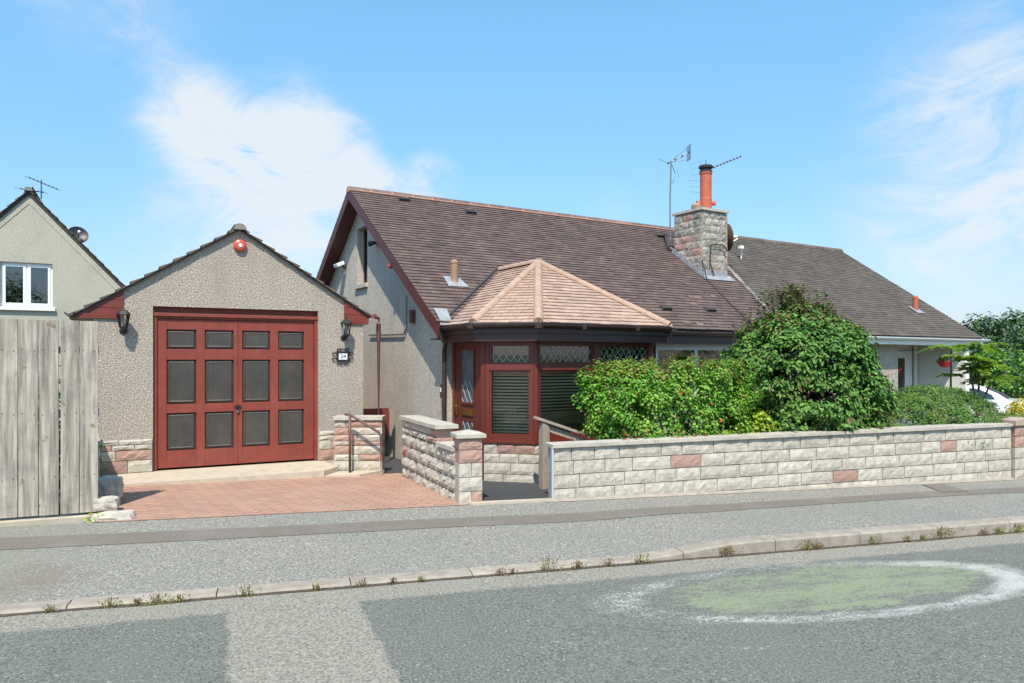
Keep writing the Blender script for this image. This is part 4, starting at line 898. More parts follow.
# fascia and gutter around the bay, roof
def offs(d):
    out = []; n = len(bay); P = [Vector(p) for p in bay]
    for i in range(n):
        if i == 0: out.append(Vector((P[0].x-d, P[0].y-.05))); continue
        if i == n-1: out.append(Vector((P[i].x+d, P[i].y-.05))); continue
        a = (P[i]-P[i-1]).normalized(); b = (P[i+1]-P[i]).normalized(); na = Vector((a.y, -a.x)); nb = Vector((b.y, -b.x)); m = (na+nb).normalized(); out.append(P[i]+m*(d/m.dot(na)))
    return out
def ring(d0, d1, z0, z1, m):
    mb = MB(); a, b = offs(d0), offs(d1)
    for i in range(len(a)-1):
        vs = [(p.x, p.y, z) for p in (a[i], a[i+1], b[i+1], b[i]) for z in (z0, z1)]
        mb.add(vs, [(0,2,3,1),(2,4,5,3),(4,6,7,5),(6,0,1,7),(1,3,5,7),(0,6,4,2)], m)
    return mb
bl(ring(-.1, .20, 1.995, 2.01, 'gutter_dark').build('bay_soffit', bu))
bl(ring(.175, .20, 1.93, 1.994, 'gutter_dark').build('bay_fascia_lip', bu))
bl(ring(.0, .172, 1.83, 1.994, 'upvc_dark').build('bay_fascia_shade', bu))  # dark fascia, carried down to paint eave shade over the frame head
g = offs(.245); mb = MB()
for i in range(5): halfgutter(mb, (*g[i], 2.045), (*g[i+1], 2.045), .05, 'gutter_dark')
for j in range(1, 5): mb.lathe([(.054,1.99),(.056,2.045)],'gutter_dark',(*g[j],0),10)
for t_ in (.3, .7): p = g[2].lerp(g[3], t_); mb.box((p.x-.03,p.y-.058,1.99),(p.x+.03,p.y+.058,2.05),'gutter_dark')
mb.tube([(g[4].x-.55,7.70,1.99),(g[4].x-.55,7.70,1.93)], .03, 'gutter_dark'); bl(mb.build('bay_gutter', bu))
e = offs(.22); AP = Vector((6.07,9.29,3.09)); BK = Vector((6.07,10.46,3.09)); EZB = 2.06
E3 = [Vector((p.x, p.y, EZB)) for p in e]; E3[0] = Vector((e[0].x, 8.9, EZB)); E3[5] = Vector((e[5].x, 8.9, EZB))
mb = MB()
def face_tiles(P, Q, tops, sd):       # eave P->Q, polygon completed by tops (apex, or two points), tiles clipped to it
    U = (Q-P).normalized(); n = U.cross(tops[0]-P).normalized()
    if n.z < 0: n = -n
    V_ = n.cross(U).normalized()
    if V_.z < 0: V_ = -V_
    poly = [P, Q]+tops; pl2 = [((p-P).dot(U), (p-P).dot(V_)) for p in poly]; vmax = max(p[1] for p in pl2)
    def rg(v):
        xs = []
        for a, b in zip(pl2, pl2[1:]+pl2[:1]):
            if (a[1]-v)*(b[1]-v) <= 0 and a[1] != b[1]: xs.append(a[0]+(b[0]-a[0])*(v-a[1])/(b[1]-a[1]))
        return (min(xs), max(xs)) if len(xs) > 1 else (0, 0)
    tiles(mb, P, U, V_, n, int(vmax/.1), .1, .165, rg, 'roof_tile_light', seed=sd, lift=.016)
    mb.prism([p-n*.004 for p in poly], -n*.03, 'roof_under')
face_tiles(E3[1], E3[2], [AP], 1); face_tiles(E3[2], E3[3], [AP], 2); face_tiles(E3[3], E3[4], [AP], 3)
zb_ = roofz(8.9)
face_tiles(E3[0]+Vector((0,.15,0)), E3[1], [AP, BK], 4); face_tiles(E3[4], E3[5]+Vector((0,.15,0)), [BK, AP], 5)
br = bl(mb.build('bay_roof', bu))
for k, P in enumerate((E3[1], E3[2], E3[3], E3[4])):
    mb = MB(); d = (AP-P).normalized(); ridge(mb, P+d*.02+Vector((0,0,.012)), AP+Vector((0,0,.008)), .062, 'hip_buff', 'hip_buff', seg=.36, down=.15, gap=.006, seed=k)
    o = mb.build('hip_tiles', br)
mb = MB(); ridge(mb, AP+Vector((0,-.05,.012)), BK+Vector((0,0,.012)), .07, 'hip_buff', 'hip_buff', seg=.36, down=.2, gap=.006); mb.build('ridge_tiles', br)
# dark valley strip
mb = MB(); a = Vector((4.36,9.03,2.15)); b = BK+Vector((0,.04,.0)); vs = []
for i in range(21):
    p = a.lerp(b, i/20); z = roofz(p.y)+.03; vs += [(p.x-.012, p.y+.015, z+.01), (p.x+.02, p.y, z+.01)]
mb.add(vs, [(2*i, 2*i+1, 2*i+3, 2*i+2) for i in range(20)], 'soot'); bl(mb.build('valley', bu))

# fixtures on the gable wall
t = thing('flood_light', 'black spotlight on the gable right of the attic window', 'light', (BW, 11.98, 3.64))
mb = MB(); mb.lathe([(.035,-.0),(.035,-.03),(.02,-.05)],'black_iron',(0,0,0),12,'X'); mb.build('bracket', t); mb = MB(); mb.tube([(-.05,0,0),(-.09,.04,.0),(-.12,.08,-.01),(-.15,.11,-.02)], [.02,.035,.045,.05], 'black_iron', 12); mb.build('lamp_head', t); mb = MB(); mb.tube([(-.05,-.04,.0),(-.02,-.07,.0)], [.06,.07], 'black_iron', 12); mb.build('sensor', t)
t = thing('flood_light', 'white security light on the gable left of the attic window', 'light', (BW, 13.80, 3.42))
mb = MB(); mb.tube([(0,0,0),(-.08,0,.0)], .025, 'black_iron', 8); mb.build('bracket', t); M = Matrix.Translation((-.14,0,.04)) @ Matrix.Rotation(R(-25), 4, 'Y'); mb = MB(); mb.box((-.09,-.11,-.035),(.07,.11,.035),'white_plastic',M); mb.build('lamp_head', t, bevel=.01)
t = thing('meter_sensor', 'small dark box on the gable wall beside a bent grey conduit', 'box', (BW, 10.45, 2.27)); mb = MB(); mb.box((-.06,-.06,-.1),(0,.06,.1),'pipe_brown'); mb.build('casing', t, bevel=.008)
mb = MB(); mb.tube([(BW-.03,10.72,2.62),(BW-.03,10.72,2.08),(BW-.03,10.80,2.0),(BW-.03,11.5,2.01),(BW-.03,12.4,2.03)], .014, 'aluminium', 6); tag(mb.build('conduit'), 'thin bent grey conduit running along the gable wall', 'conduit')
t = thing('alarm_lamp', 'small round red lamp under the bungalow barge board', 'alarm', (BW-.22,10.85,3.10)); mb = MB(); mb.lathe([(.05,0),(.05,-.03),(.03,-.055)],'alarm_red',(0,0,0),12,'X'); mb.build('casing', t)
t = thing('meter_box', 'red brown meter box with open flap on the gable behind the stub wall', 'box', (BW-.62,11.5,.33)); mb = MB(); mb.box((0,-.02,0),(.6,.0,.44),'red_boards'); mb.box((0,.0,0),(.03,.40,.44),'pipe_brown'); mb.box((.03,.0,.0),(.6,.4,.03),'pipe_brown'); mb.build('casing', t)
t = thing('door_bell', 'small grey intercom box with a white button beside the porch door', 'doorbell', (4.44,9.33,1.14)); mb = MB(); mb.box((-.03,-.075,-.1),(.0,-.015,.1),'pipe_brown'); mb.build('casing', t); mb = MB(); mb.box((-.036,-.06,-.01),(-.031,-.03,.05),'white_plastic'); mb.build('button', t)

# aerials and dishes
def yagi(mb, a, b, n, el, m='aluminium', vertical=False):
    a, b = Vector(a), Vector(b); d = (b-a).normalized(); sd = d.cross(Vector((0,0,1))).normalized(); up = sd.cross(d); mb.tube([a, b], .011, m, 6)
    for i in range(n):
        p = a.lerp(b, i/(n-1)); e_ = el*(1-.35*i/n); q = sd if not vertical else up; mb.tube([p-q*e_/2, p+q*e_/2], .0045, m, 4); mb.box((p.x-.016,p.y-.016,p.z-.012),(p.x+.016,p.y+.016,p.z+.02), 'soot')
t = thing('tv_aerial', 'tall thin mast aerial at the left corner of the stone chimney', 'aerial', (11.04,11.62,4.17))
mb = MB(); mb.tube([(0,0,0),(.0,0,1.0),(.03,.0,1.76)], .016, 'aluminium', 8); mb.build('mast', t)
mb = MB(); p0 = Vector((.0,.05,1.72)); p1 = Vector((.36,-.2,1.94)); yagi(mb, p0, p1, 4, .34)
for s_ in (-.14, .14): mb.tube([p0+Vector((0,0,0)), p1+Vector((0,0,s_))], .006, 'aluminium', 5)
for k in range(7): z = -.15+.05*k; mb.tube([p1+Vector((-.05,-.10,z)), p1+Vector((.05,.10,z))], .006, 'soot', 4)
for k in range(4): x = -.06+.04*k; mb.tube([p1+Vector((x*.7,x*1.6,-.17)), p1+Vector((x*.7,x*1.6,.17))], .007, 'soot', 4)
mb.tube([p0+Vector((-.25,0,.18)), p0+Vector((-.28,0,-.1))], .006, 'aluminium', 4); mb.tube([p0+Vector((.35,.1,-.05)), p0+Vector((.40,.1,-.25))], .006, 'aluminium', 4); mb.tube([p0+Vector((0,0,0)), p0+Vector((-.27,0,.05))], .006, 'aluminium', 5); mb.tube([p0+Vector((.1,0,-.02)), p0+Vector((.2,0,-.2)), p0+Vector((.14,0,-.4)), p0+Vector((.04,0,-.44))], .008, 'aluminium', 5)
mb.build('antenna', t)
t = thing('tv_aerial', 'long toothed aerial reaching right from behind the red chimney pot', 'aerial', (12.05,11.45,4.75))
mb = MB(); mb.tube([(-.0,0,-.1),(0,0,1.12)], .015, 'aluminium', 8); mb.build('mast', t)
mb = MB(); yagi(mb, (-.15,.12,1.02), (.72,-.25,1.42), 13, .30); 
for k in range(6): z = .55+.14*k; mb.tube([(-.20,.05,z),(-.38,.22,z+.05-.02*k)], .0032, 'aluminium', 4)
mb.tube([(-.15,.12,.5),(-.15,.12,1.3)], .006, 'aluminium', 4); mb.build('antenna', t)
def dish(name, label, loc, r, m, axis, stem):
    t = thing(name, label, 'satellite dish', loc); ax = Vector(axis).normalized(); Q = ax.to_track_quat('Z', 'Y').to_matrix().to_4x4(); mb = MB()
    prof = [(.01,0)]+[(r*i/8, r*.32*(i/8)**2) for i in range(1, 9)]; mb.lathe(prof+[(r*i/8, r*.32*(i/8)**2+.012) for i in range(8, 0, -1)], m, (0,0,0), 20); mb.v = [tuple(Q @ Vector(v)) for v in mb.v]; mb.build('reflector', t)
    mb = MB(); f = ax*r*1.1; mb.tube([-Vector((0,0,r*.9))*.8, f+Vector((0,0,-.05))], .012, 'aluminium', 6); mb.tube([f, f-ax*.1], .03, 'white_plastic', 8); mb.tube([-ax*.02, Vector(stem)*.6, Vector(stem)], .02, 'aluminium', 6); mb.build('arm', t)
dish('satellite_dish', 'brown satellite dish seen edge on right of the stone chimney', (12.12,11.1,4.27), .30, 'dish_brown', (.93,-.42,.1), (-.2,-.05,-.05))
t = thing('roof_lamp', 'small white lamp bracket on the roof slope right of the chimney', 'lamp', (13.4,11.72,roofz(11.72))); mb = MB(); mb.tube([(0,0,0),(.02,0,.22),(-.05,-.05,.26)], .016, 'white_plastic', 6); mb.box((-.12,-.1,.22),(-.02,-.02,.29),'white_plastic'); mb.build('bracket', t)

# ------------------------------------------------------------------ neighbouring bungalow
NX1 = 18.8
nb = thing('neighbouring_bungalow', 'white fronted neighbouring bungalow with grey brown tiled roof and recessed porch', 'bungalow', (11.7, FY, -.4))
def nl(o): o.location = Vector(o.location)-nb.location; return o
mb = MB(); zw = EZ-.12
mb.box((11.66,FY,-.9),(15.73,FY+.2,zw),'roughcast'); mb.box((15.53,FY+.2,-.9),(15.73,10.3,zw),'white_render'); mb.box((15.73,10.3,-.9),(18.12,10.5,zw+.3),'white_render')
mb.box((18.12,9.06,-.9),(18.29,10.5,zw),'white_render'); mb.box((18.29,9.30,-.9),(18.45,9.46,zw),'white_render'); mb.box((18.45,9.30,-.9),(18.62,BYE,zw),'white_render'); mb.prism([(18.45,FY+.16,zw),(18.45,BYE,zw),(18.45,RY,RZ-.15)], (.17,0,0), 'white_render')
mb.box((11.66,BYE-.2,-.9),(18.45,BYE,zw),'roughcast'); nl(mb.build('wall', nb))
mb = MB()
mb.prism([(11.62,EY+.02,roofz(EY)-.015),(11.62,RY,RZ-.02),(11.62,BY,EZ-.03),(11.62,BY,EZ-.10),(11.62,RY,RZ-.10),(11.62,EY+.02,roofz(EY)-.09)], (NX1-11.62-.02,0,0), 'roof_under')
tiles(mb, (0,EY,EZ), (1,0,0), V, Nn, int(SL/.1), .1, .165, lambda v: (party(EY+v*cs), NX1), 'roof_tile_old', seed=31, lift=.012)
tiles(mb, (0,BY,EZ), (1,0,0), Vector((0,-1,K_)).normalized(), Vector((0,K_,1)).normalized(), int(SL/.2), .2, .33, lambda v: (12.97, NX1), 'roof_tile_old', seed=32)
nroof = nl(mb.build('roof', nb))
mb = MB(); ridge(mb, (12.97,RY,RZ-.02), (NX1+.02,RY,RZ-.02), .10, 'ridge_old', 'pink_mortar', seg=.42, down=.35, gap=.022, seed=5); mb.build('ridge_tiles', nroof)
f2 = flue(17.66, 10.0, .36, .06, 'terracotta', nb); f2.location = -nb.location
mb = MB(); mb.box((11.75,EY+.02,EZ-.19),(18.85,EY+.05,EZ-.03),'white_plastic'); mb.box((11.75,EY+.051,EZ-.19),(18.82,FY+.14,EZ-.17),'white_render'); mb.box((18.822,EY+.02,EZ-.19),(18.85,FY+.3,EZ-.02),'white_plastic'); nl(mb.build('fascia', nb))
mb = MB(); halfgutter(mb, (11.75,EY-.045,EZ-.035), (18.95,EY-.045,EZ-.035), .058, 'white_plastic'); mb.tube([(18.6,EY-.04,EZ-.06),(18.6,EY-.04,EZ-.16),(18.66,EY+.1,EZ-.3),(18.66,FY+.08,EZ-.34),(18.66,FY+.08,-.6)], .034, 'white_plastic'); nl(mb.build('gutter', nb))
mb = MB()
mb.prism([(NX1,EY,roofz(EY)-.02),(NX1,RY,RZ-.02),(NX1,RY,RZ-.18),(NX1,EY,roofz(EY)-.18)], (.03,0,0), 'white_plastic'); mb.prism([(NX1,RY,RZ-.02),(NX1,BY,EZ-.02),(NX1,BY,EZ-.18),(NX1,RY,RZ-.18)], (.03,0,0), 'white_plastic'); nl(mb.build('barge_board', nb))
mb = MB(); mb.tube([(18.04,10.22,zw),(18.04,10.22,-.5)], .045, 'white_plastic', 10); mb.tube([(18.04,10.22,1.75),(18.04,10.22,1.82)], .056, 'white_plastic', 10); nl(mb.build('downpipe', nb))
mb = MB(); mb.box((17.0,10.25,-.4),(17.95,10.298,1.80),'white_plastic'); mb.box((17.1,10.235,.35),(17.85,10.249,.45),'white_plastic'); dr = nl(mb.build('door', nb, bevel=.01)); mb = MB(); mb.box((17.2,10.24,.8),(17.62,10.249,1.62),'glass_dark'); mb.build('door_glass', dr)
def basket(loc, label, drop):
    t = thing('hanging_basket', label, 'flower basket', loc, 0, 'red hanging baskets in the porch'); mb = MB(); mb.lathe([(.06,-.12),(.11,-.09),(.15,0),(.155,.02),(.14,.02),(.13,0)],'basket_red',(0,0,0),16); mb.build('pot', t)
    mb = MB()
    for k in range(3): a = 2.1*k; mb.tube([(.145*math.cos(a),.145*math.sin(a),.02),(0,0,drop)], .004, 'black_iron', 4)
    mb.tube([(0,0,drop),(0,0,drop+.06)], .006, 'black_iron', 5); mb.build('chain', t)
    return t
LEAF_LATER = []
b1 = basket((17.62,9.28,1.52), 'red hanging basket at the front of the white porch', .38)
b2 = basket((16.95,10.10,1.36), 'red hanging basket beside the white porch door, leftmost of the two', .30)

# ------------------------------------------------------------------ left gable house
gh = thing('gable_house', 'pale green roughcast gable house with white window behind the fence', 'house', (-1.107,21.68,-.1), R(-3.5))
mb = MB(); W_ = 3.9; PG = 1.09; ZA = 5.90
def gpz(x): return ZA-PG*abs(x)
wx0, wx1, wz0, wz1 = -.60, .50, 2.98, 4.12
mb.prism([(-W_,0,-.5),(wx0,0,-.5),(wx0,0,gpz(wx0)),(-W_,0,gpz(W_))], (0,.3,0), 'roughcast_green'); mb.prism([(wx1,0,-.5),(W_,0,-.5),(W_,0,gpz(W_)),(wx1,0,gpz(wx1))], (0,.3,0), 'roughcast_green')
mb.box((wx0,0,-.5),(wx1,.3,wz0),'roughcast_green'); mb.prism([(wx0,0,wz1),(wx1,0,wz1),(wx1,0,gpz(wx1)),(0,0,ZA),(wx0,0,gpz(wx0))], (0,.3,0), 'roughcast_green')
mb.box((-W_,.3,-.5),(-W_+.3,8,gpz(W_)),'roughcast_green'); mb.box((W_-.3,.3,-.5),(W_,8,gpz(W_)),'roughcast_green'); mb.prism([(-W_,8,-.5),(W_,8,-.5),(W_,8,gpz(W_)),(0,8,ZA),(-W_,8,gpz(W_))], (0,.3,0), 'roughcast_green'); mb.build('wall', gh)
mb = MB()
for sg in (-1, 1):
    n_ = Vector((sg*PG,0,1)).normalized(); v_ = Vector((-sg,0,PG)).normalized(); hw = W_+.25
    mb.prism([(0,-.06,ZA+.02),(sg*hw,-.06,gpz(hw)+.02),(sg*hw,-.06,gpz(hw)-.05),(0,-.06,ZA-.06)], (0,8.5,0), 'roof_under')
    tiles(mb, Vector((sg*hw,-.10,gpz(hw)+.025)), (0,1,0), v_, n_, int(hw*math.sqrt(1+PG*PG)/.25)+1, .25, .3, lambda v: (0,8.55), 'roof_tile_old', lift=.03, seed=40+sg)
r_ = mb.build('roof', gh); mb = MB(); ridge(mb, (0,-.12,ZA+.07), (0,8.4,ZA+.07), .1, 'ridge_old', 'mortar'); mb.build('ridge_tiles', r_)
mb = MB()                                  # raised skew band line on the render
for sg in (-1, 1): mb.prism([(0,-.012,ZA-.10),(sg*W_,-.012,gpz(W_)-.10),(sg*W_,-.012,gpz(W_)-.30),(0,-.012,ZA-.30)], (0,.0115,0), 'roughcast_green')
mb.build('skew_band', gh)
mb = MB(); y = .10
def fr_(a, b, p, q, w, yy0, yy1, m='white_plastic'): mb.box((a,yy0,p),(a+w,yy1,q),m); mb.box((b-w,yy0,p),(b,yy1,q),m); mb.box((a+w,yy0,q-w),(b-w,yy1,q),m); mb.box((a+w,yy0,p),(b-w,yy1,p+w),m)
fr_(wx0, wx1, wz0+.02, wz1, .05, .08, .14); mx_ = (wx0+wx1)/2; mb.box((mx_-.025,.08,wz0+.07),(mx_+.025,.14,wz1-.05),'white_plastic'); fr_(wx0+.05, mx_-.025, wz0+.07, wz1-.05, .055, .06, .12); fr_(mx_+.025, wx1-.05, wz0+.07, wz1-.05, .055, .06, .12)
wf = mb.build('window_frame', gh); mb = MB(); mb.box((wx0+.1,.09,wz0+.12),(mx_-.08,.098,wz1-.1),'glass_dark'); mb.build('pane', wf); mb = MB(); mb.box((mx_+.08,.09,wz0+.12),(wx1-.1,.098,wz1-.1),'glass_dark'); mb.build('pane', wf)
mb = MB(); mb.box((wx0-.6,.9,wz0-.5),(wx1+.6,.92,wz1+.3),'interior'); mb.build('room_back', gh)
for a, b in ((wx0+.0,wx0+.26),(wx1-.40,wx1-.04)):
    vs = []; n = 16; mb = MB()
    for i in range(n+1):
        x = a+(b-a)*i/n; yy = .22+.03*math.sin(i*2.1); vs += [(x, yy, wz0), (x, yy, wz1)]
    mb.add(vs, [(2*i, 2*i+2, 2*i+3, 2*i+1) for i in range(n)], 'curtain'); mb.build('curtain', wf)
mb = MB(); mb.box((wx0-.06,-.08,wz0-.06),(wx1+.06,.08,wz0+.02),'white_render'); mb.build('window_sill', gh)
GH = Matrix.Translation(gh.location) @ Matrix.Rotation(R(-3.5), 4, 'Z')
t = thing('tv_aerial', 'small spiky aerial on the ridge of the pale green house', 'aerial', GH @ Vector((.18,.8,5.9)))
mb = MB(); mb.tube([(0,0,0),(0,0,.5)], .02, 'aluminium', 6); mb.build('mast', t); mb = MB(); yagi(mb, (-.25,0,.52), (.35,-.4,.22), 8, .45, 'soot'); yagi(mb, (-.45,.2,.25), (.05,-.3,.12), 5, .4, 'soot'); mb.build('antenna', t)
dish('satellite_dish', 'dark grey satellite dish on the right roof edge of the pale green house', GH @ Vector((1.0,.6,4.95)), .25, 'dish_grey', (.1,-.6,.25), (-.1,.1,-.3))
# ------------------------------------------------------------------ timber fence
fe = thing('timber_fence', 'tall weathered grey board fence left of the garage', 'fence', (.146,7.985,0), R(171.2))   # local x runs left
ftex = Matrix.Identity(4); random.seed(9); x = 0.0
for k in range(22):
    w = [.152,.150,.158,.155,.150][k % 5]; top = 1.965+random.uniform(-.008, .008); lean = random.uniform(-.004, .006)
    mb = MB(); y0 = random.uniform(-.010, .010)
    n = 8; vs = []
    for i in range(n+1):
        z = .13+(top-.13)*i/n; wb = .003*mnoise.noise(Vector((k*3.1, z*1.5, 0)))
        vs += [(x+wb+lean*i/n, y0+.0, z), (x+w+wb+lean*i/n, y0, z), (x+w+wb+lean*i/n, y0+.022, z), (x+wb+lean*i/n, y0+.022, z)]
    fs = [(4*i+a, 4*i+(a+1) % 4, 4*i+4+(a+1) % 4, 4*i+4+a) for i in range(n) for a in range(4)]+[(3,2,1,0), (4*n, 4*n+1, 4*n+2, 4*n+3)]
    mb.add(vs, fs, 'grey_wood')
    for z in (.485, 1.085, 1.685):
        for q in (.03, w-.03): mb.lathe([(.0045,0),(.0045,.004)], 'soot', (x+q+lean*z/2, y0+.022, z+random.uniform(-.012,.012)), 6, 'Y'); mb.v[-12:] = [(a, 2*(y0+.022)-b, c_) for a, b, c_ in mb.v[-12:]]
    o = mb.build('board', fe)
    # shift mesh origin so that every board samples its own grain
    off = Vector((k*1.7, k*.9, k*2.3)); o.data.transform(Matrix.Translation(off)); o.location = -off
    x += w+[.007,.013,.012,.006,.009][k % 5]
mb = MB()
for z in (.45, 1.05, 1.65): mb.box((0,-.055,z),(x,-.006,z+.07),'grey_wood')
mb.build('cross_rail', fe)
mb = MB()
for xx in (.02, 1.75, 3.4): mb.box((xx,-.15,0),(xx+.09,-.058,1.8),'grey_wood')
mb.build('fence_post', fe)
mb = MB(); mb.box((-.02,-.1,-.1),(x,.10,.105),'concrete'); mb.build('concrete_base', fe)

# ------------------------------------------------------------------ handrails
t = thing('metal_handrail', 'short brown painted metal handrail in front of the stub wall', 'handrail', (3.12,9.42,.05))
D0, D1 = Vector((0,0,0)), Vector((.40,-.20,-.06))
mb = MB(); mb.tube([(-.06,.03,.80),(.0,0,.80),(.31,-.235,.57),(.343,-.26,.52),(.343,-.26,-.08)], .018, 'rail_brown', 10); mb.build('rail', t, smooth=True); mb = MB(); mb.tube([(0,0,-.02),(0,0,.80)], .018, 'rail_brown', 10); mb.build('post', t, smooth=True)
t = thing('wooden_handrail', 'bare timber handrail on one post beside the path gate', 'handrail', (4.86,7.30,-.08))
mb = MB(); mb.box((-.05,-.05,0),(.05,.05,.88),'rail_wood'); mb.box((-.046,-.046,.88),(.046,.046,.895),'rail_wood'); mb.build('post', t, bevel=.006)
def plank(a, b, w, h, m):
    a, b = Vector(a), Vector(b); d = (b-a).normalized(); s_ = d.cross(Vector((0,0,1))).normalized(); u = s_.cross(d).normalized(); mb = MB()
    vs = [P+s_*i*w/2+u*j*h/2 for P in (a, b) for i, j in ((-1,-1),(1,-1),(1,1),(-1,1))]; mb.add(vs, [(0,1,5,4),(1,2,6,5),(2,3,7,6),(3,0,4,7),(3,2,1,0),(4,5,6,7)], m); return mb
plank((-.13,.02,.97),(.56,-.20,.72),.09,.035,'rail_wood').build('rail', t, bevel=.004); plank((.05,-.01,.83),(.50,-.16,.66),.035,.075,'rail_wood').build('brace', t, bevel=.004)

# ------------------------------------------------------------------ vegetation
def leaves(name, P, Nrm, T, size, ms, mi, parent=None, aspect=.55, fold=.25):
    """P,Nrm,T (n,3); size (n,) -> folded diamond leaves as one mesh"""
    n = len(P); Nrm = Nrm/np.linalg.norm(Nrm, axis=1, keepdims=True); T = T-Nrm*(T*Nrm).sum(1, keepdims=True); T /= np.linalg.norm(T, axis=1, keepdims=True)+1e-9; B = np.cross(Nrm, T)
    l = size[:, None]; w = l*aspect
    v = np.empty((n, 6, 3)); v[:, 0] = P; v[:, 1] = P+T*l*.35+B*w*.5+Nrm*l*fold*.4; v[:, 2] = P+T*l*.72+B*w*.38+Nrm*l*fold*.3; v[:, 3] = P+T*l-Nrm*l*fold*.3; v[:, 4] = P+T*l*.72-B*w*.38+Nrm*l*fold*.3; v[:, 5] = P+T*l*.35-B*w*.5+Nrm*l*fold*.4
    me = bpy.data.meshes.new(name); idx = np.arange(n)[:, None]*6
    f1 = idx+np.array([[0,1,2,3]]); f2 = idx+np.array([[0,3,4,5]]); f = np.concatenate([f1, f2], 1).reshape(-1, 4)
    me.vertices.add(n*6); me.vertices.foreach_set('co', v.reshape(-1).astype(np.float32)); me.loops.add(f.size); me.loops.foreach_set('vertex_index', f.reshape(-1).astype(np.int32))
    me.polygons.add(len(f)); me.polygons.foreach_set('loop_start', (np.arange(len(f))*4).astype(np.int32)); me.polygons.foreach_set('loop_total', np.full(len(f), 4, np.int32))
    for m in ms: me.materials.append(MATS[m])
    me.polygons.foreach_set('material_index', np.repeat(mi, 2).astype(np.int32)); me.update(calc_edges=True); me.validate()
    o = bpy.data.objects.new(name, me); COL.objects.link(o)
    if parent: o.parent = parent
    return o
def rdir(n): d = rng.normal(size=(n, 3)); return d/np.linalg.norm(d, axis=1, keepdims=True)
def crown(name, parent, prof, H_, z0, nclump, per, csize, lsize, ms, mprob, droop=.3, fill=.15, tip=None, seed=0, sq=(1., 1.), lump=.16, zbias=1., flat=1., aspect=.55, outw=.7):
    """crown in local coords; prof(t)->radius factor (t 0 bottom..1 top); sq = (rx, ry)"""
    C = []; D = []
    while len(C) < nclump:
        t = rng.random()**zbias; a = rng.random()*2*math.pi; r = prof(t)
        if r <= 0 or rng.random() > .25+r: continue
        inner = rng.random() < fill; rr = r*(rng.uniform(.3, .8) if inner else 1.)
        q = Vector((math.cos(a)*2, math.sin(a)*2, t*3+seed)); rr *= 1+lump*mnoise.noise(q*1.1)*1.6+.07*mnoise.noise(q*3.)
        C.append((math.cos(a)*rr*sq[0], math.sin(a)*rr*sq[1], z0+H_*t)); D.append((math.cos(a)*(1-t*.6), math.sin(a)*(1-t*.6), (t-.35)*1.3))
    C = np.array(C); D = np.array(D); n = nclump*per; ci = np.repeat(np.arange(nclump), per)
    cs_ = csize*rng.uniform(.6, 1.3, nclump)[ci][:, None]; off = rdir(n)*(rng.random((n, 1))**.45)*cs_; off[:, 2] *= flat
    P = C[ci]+off; Nr = off/cs_*.6+D[ci]*.5+rdir(n)*.45+np.array([0, 0, .45]); T = off/cs_*outw+D[ci]*.6+rdir(n)*.7+np.array([0, 0, -droop])
    mi = rng.choice(len(ms), n, p=mprob)
    if tip:
        top = (P[:, 2]-z0)/H_; pr = np.clip((top-tip[1])/(1-tip[1]), 0, 1)*tip[2]; mi = np.where(rng.random(n) < pr, tip[0], mi)
    return leaves(name, P, Nr, T, lsize*rng.uniform(.6, 1.25, n), ms, mi, parent, aspect)
def sprigs(name, parent, pts, dirs, L_, nleaf, lsize, ms, mi_, stem='bark'):
    """upright shoots: stem plus paired leaves"""
    P = []; T = []; mb = MB()
    for p, d in zip(pts, dirs):
        p = Vector(p); d = Vector(d).normalized(); l = L_*random.uniform(.5, 1.1); mb.tube([p, p+d*l], [.004, .002], stem, 4, cap=False)
        for k in range(nleaf):
            t = .15+.85*k/nleaf; P.append(p+d*l*t); a = random.uniform(0, 6.28); T.append(Vector((math.cos(a), math.sin(a), .5))+d*.5)
    P = np.array(P); T = np.array(T); o = leaves(name, P, rdir(len(P))*.6+np.array([0,0,1.]), T, lsize*rng.uniform(.6, 1.2, len(P)), ms, rng.choice(mi_, len(P)), parent)
    mb.build('shoots', parent); return o
def stems(parent, n, h, spread, r=.012, m='bark'):
    mb = MB()
    for k in range(n):
        a = random.uniform(0, 6.28); s_ = random.uniform(.2, 1); mb.tube([(0.05*math.cos(a), .05*math.sin(a), -.1), (spread[0]*.4*s_*math.cos(a), spread[1]*.4*s_*math.sin(a), h*.4), (spread[0]*s_*math.cos(a), spread[1]*s_*math.sin(a), h*random.uniform(.7, 1))], [r*1.4, r, r*.4], m, 6)
    mb.build('stems', parent)
# fuchsia hedge
c = S2W(4.58, 8.02, .5); fu = thing('fuchsia_bush', 'bright green fuchsia bush with small red flowers hiding the bay window', 'bush', c, SA)
def pf(t): return (1-.12*(1-t)) if t < .55 else math.sqrt(max(0, 1-((t-.55)/.62)**2))
crown('foliage', fu, pf, 1.04, .0, 640, 66, .10, .038, ['leaf_fuchsia','leaf_tip','flower_red'], [.945,.047,.008], seed=3, sq=(1.13,.52), zbias=.9, tip=(1,.78,.45), lump=.22, aspect=.7, droop=.1)
pts = []; 
for k in range(110):
    u = random.uniform(-1, 1); z = .93+.10*mnoise.noise(Vector((u*3, 2, 0)))-.45*abs(u)**3; pts.append((u*1.08, random.uniform(-.4, .3), z))
sprigs('young_growth', fu, pts, [(random.uniform(-.35,.35), random.uniform(-.3,.3), 1) for _ in pts], .24, 14, .036, ['leaf_fuchsia','leaf_tip'], [0,1,1])
pts = [(random.uniform(-1.0, 1.1), -.50+random.uniform(-.03,.03), random.uniform(.12,.3)) for _ in range(26)]
sprigs('hanging_shoots', fu, pts, [(random.uniform(-.4,.4), -1, random.uniform(-1.1,-.3)) for _ in pts], .20, 9, .036, ['leaf_fuchsia','flower_red'], [0,0,0,0,1])
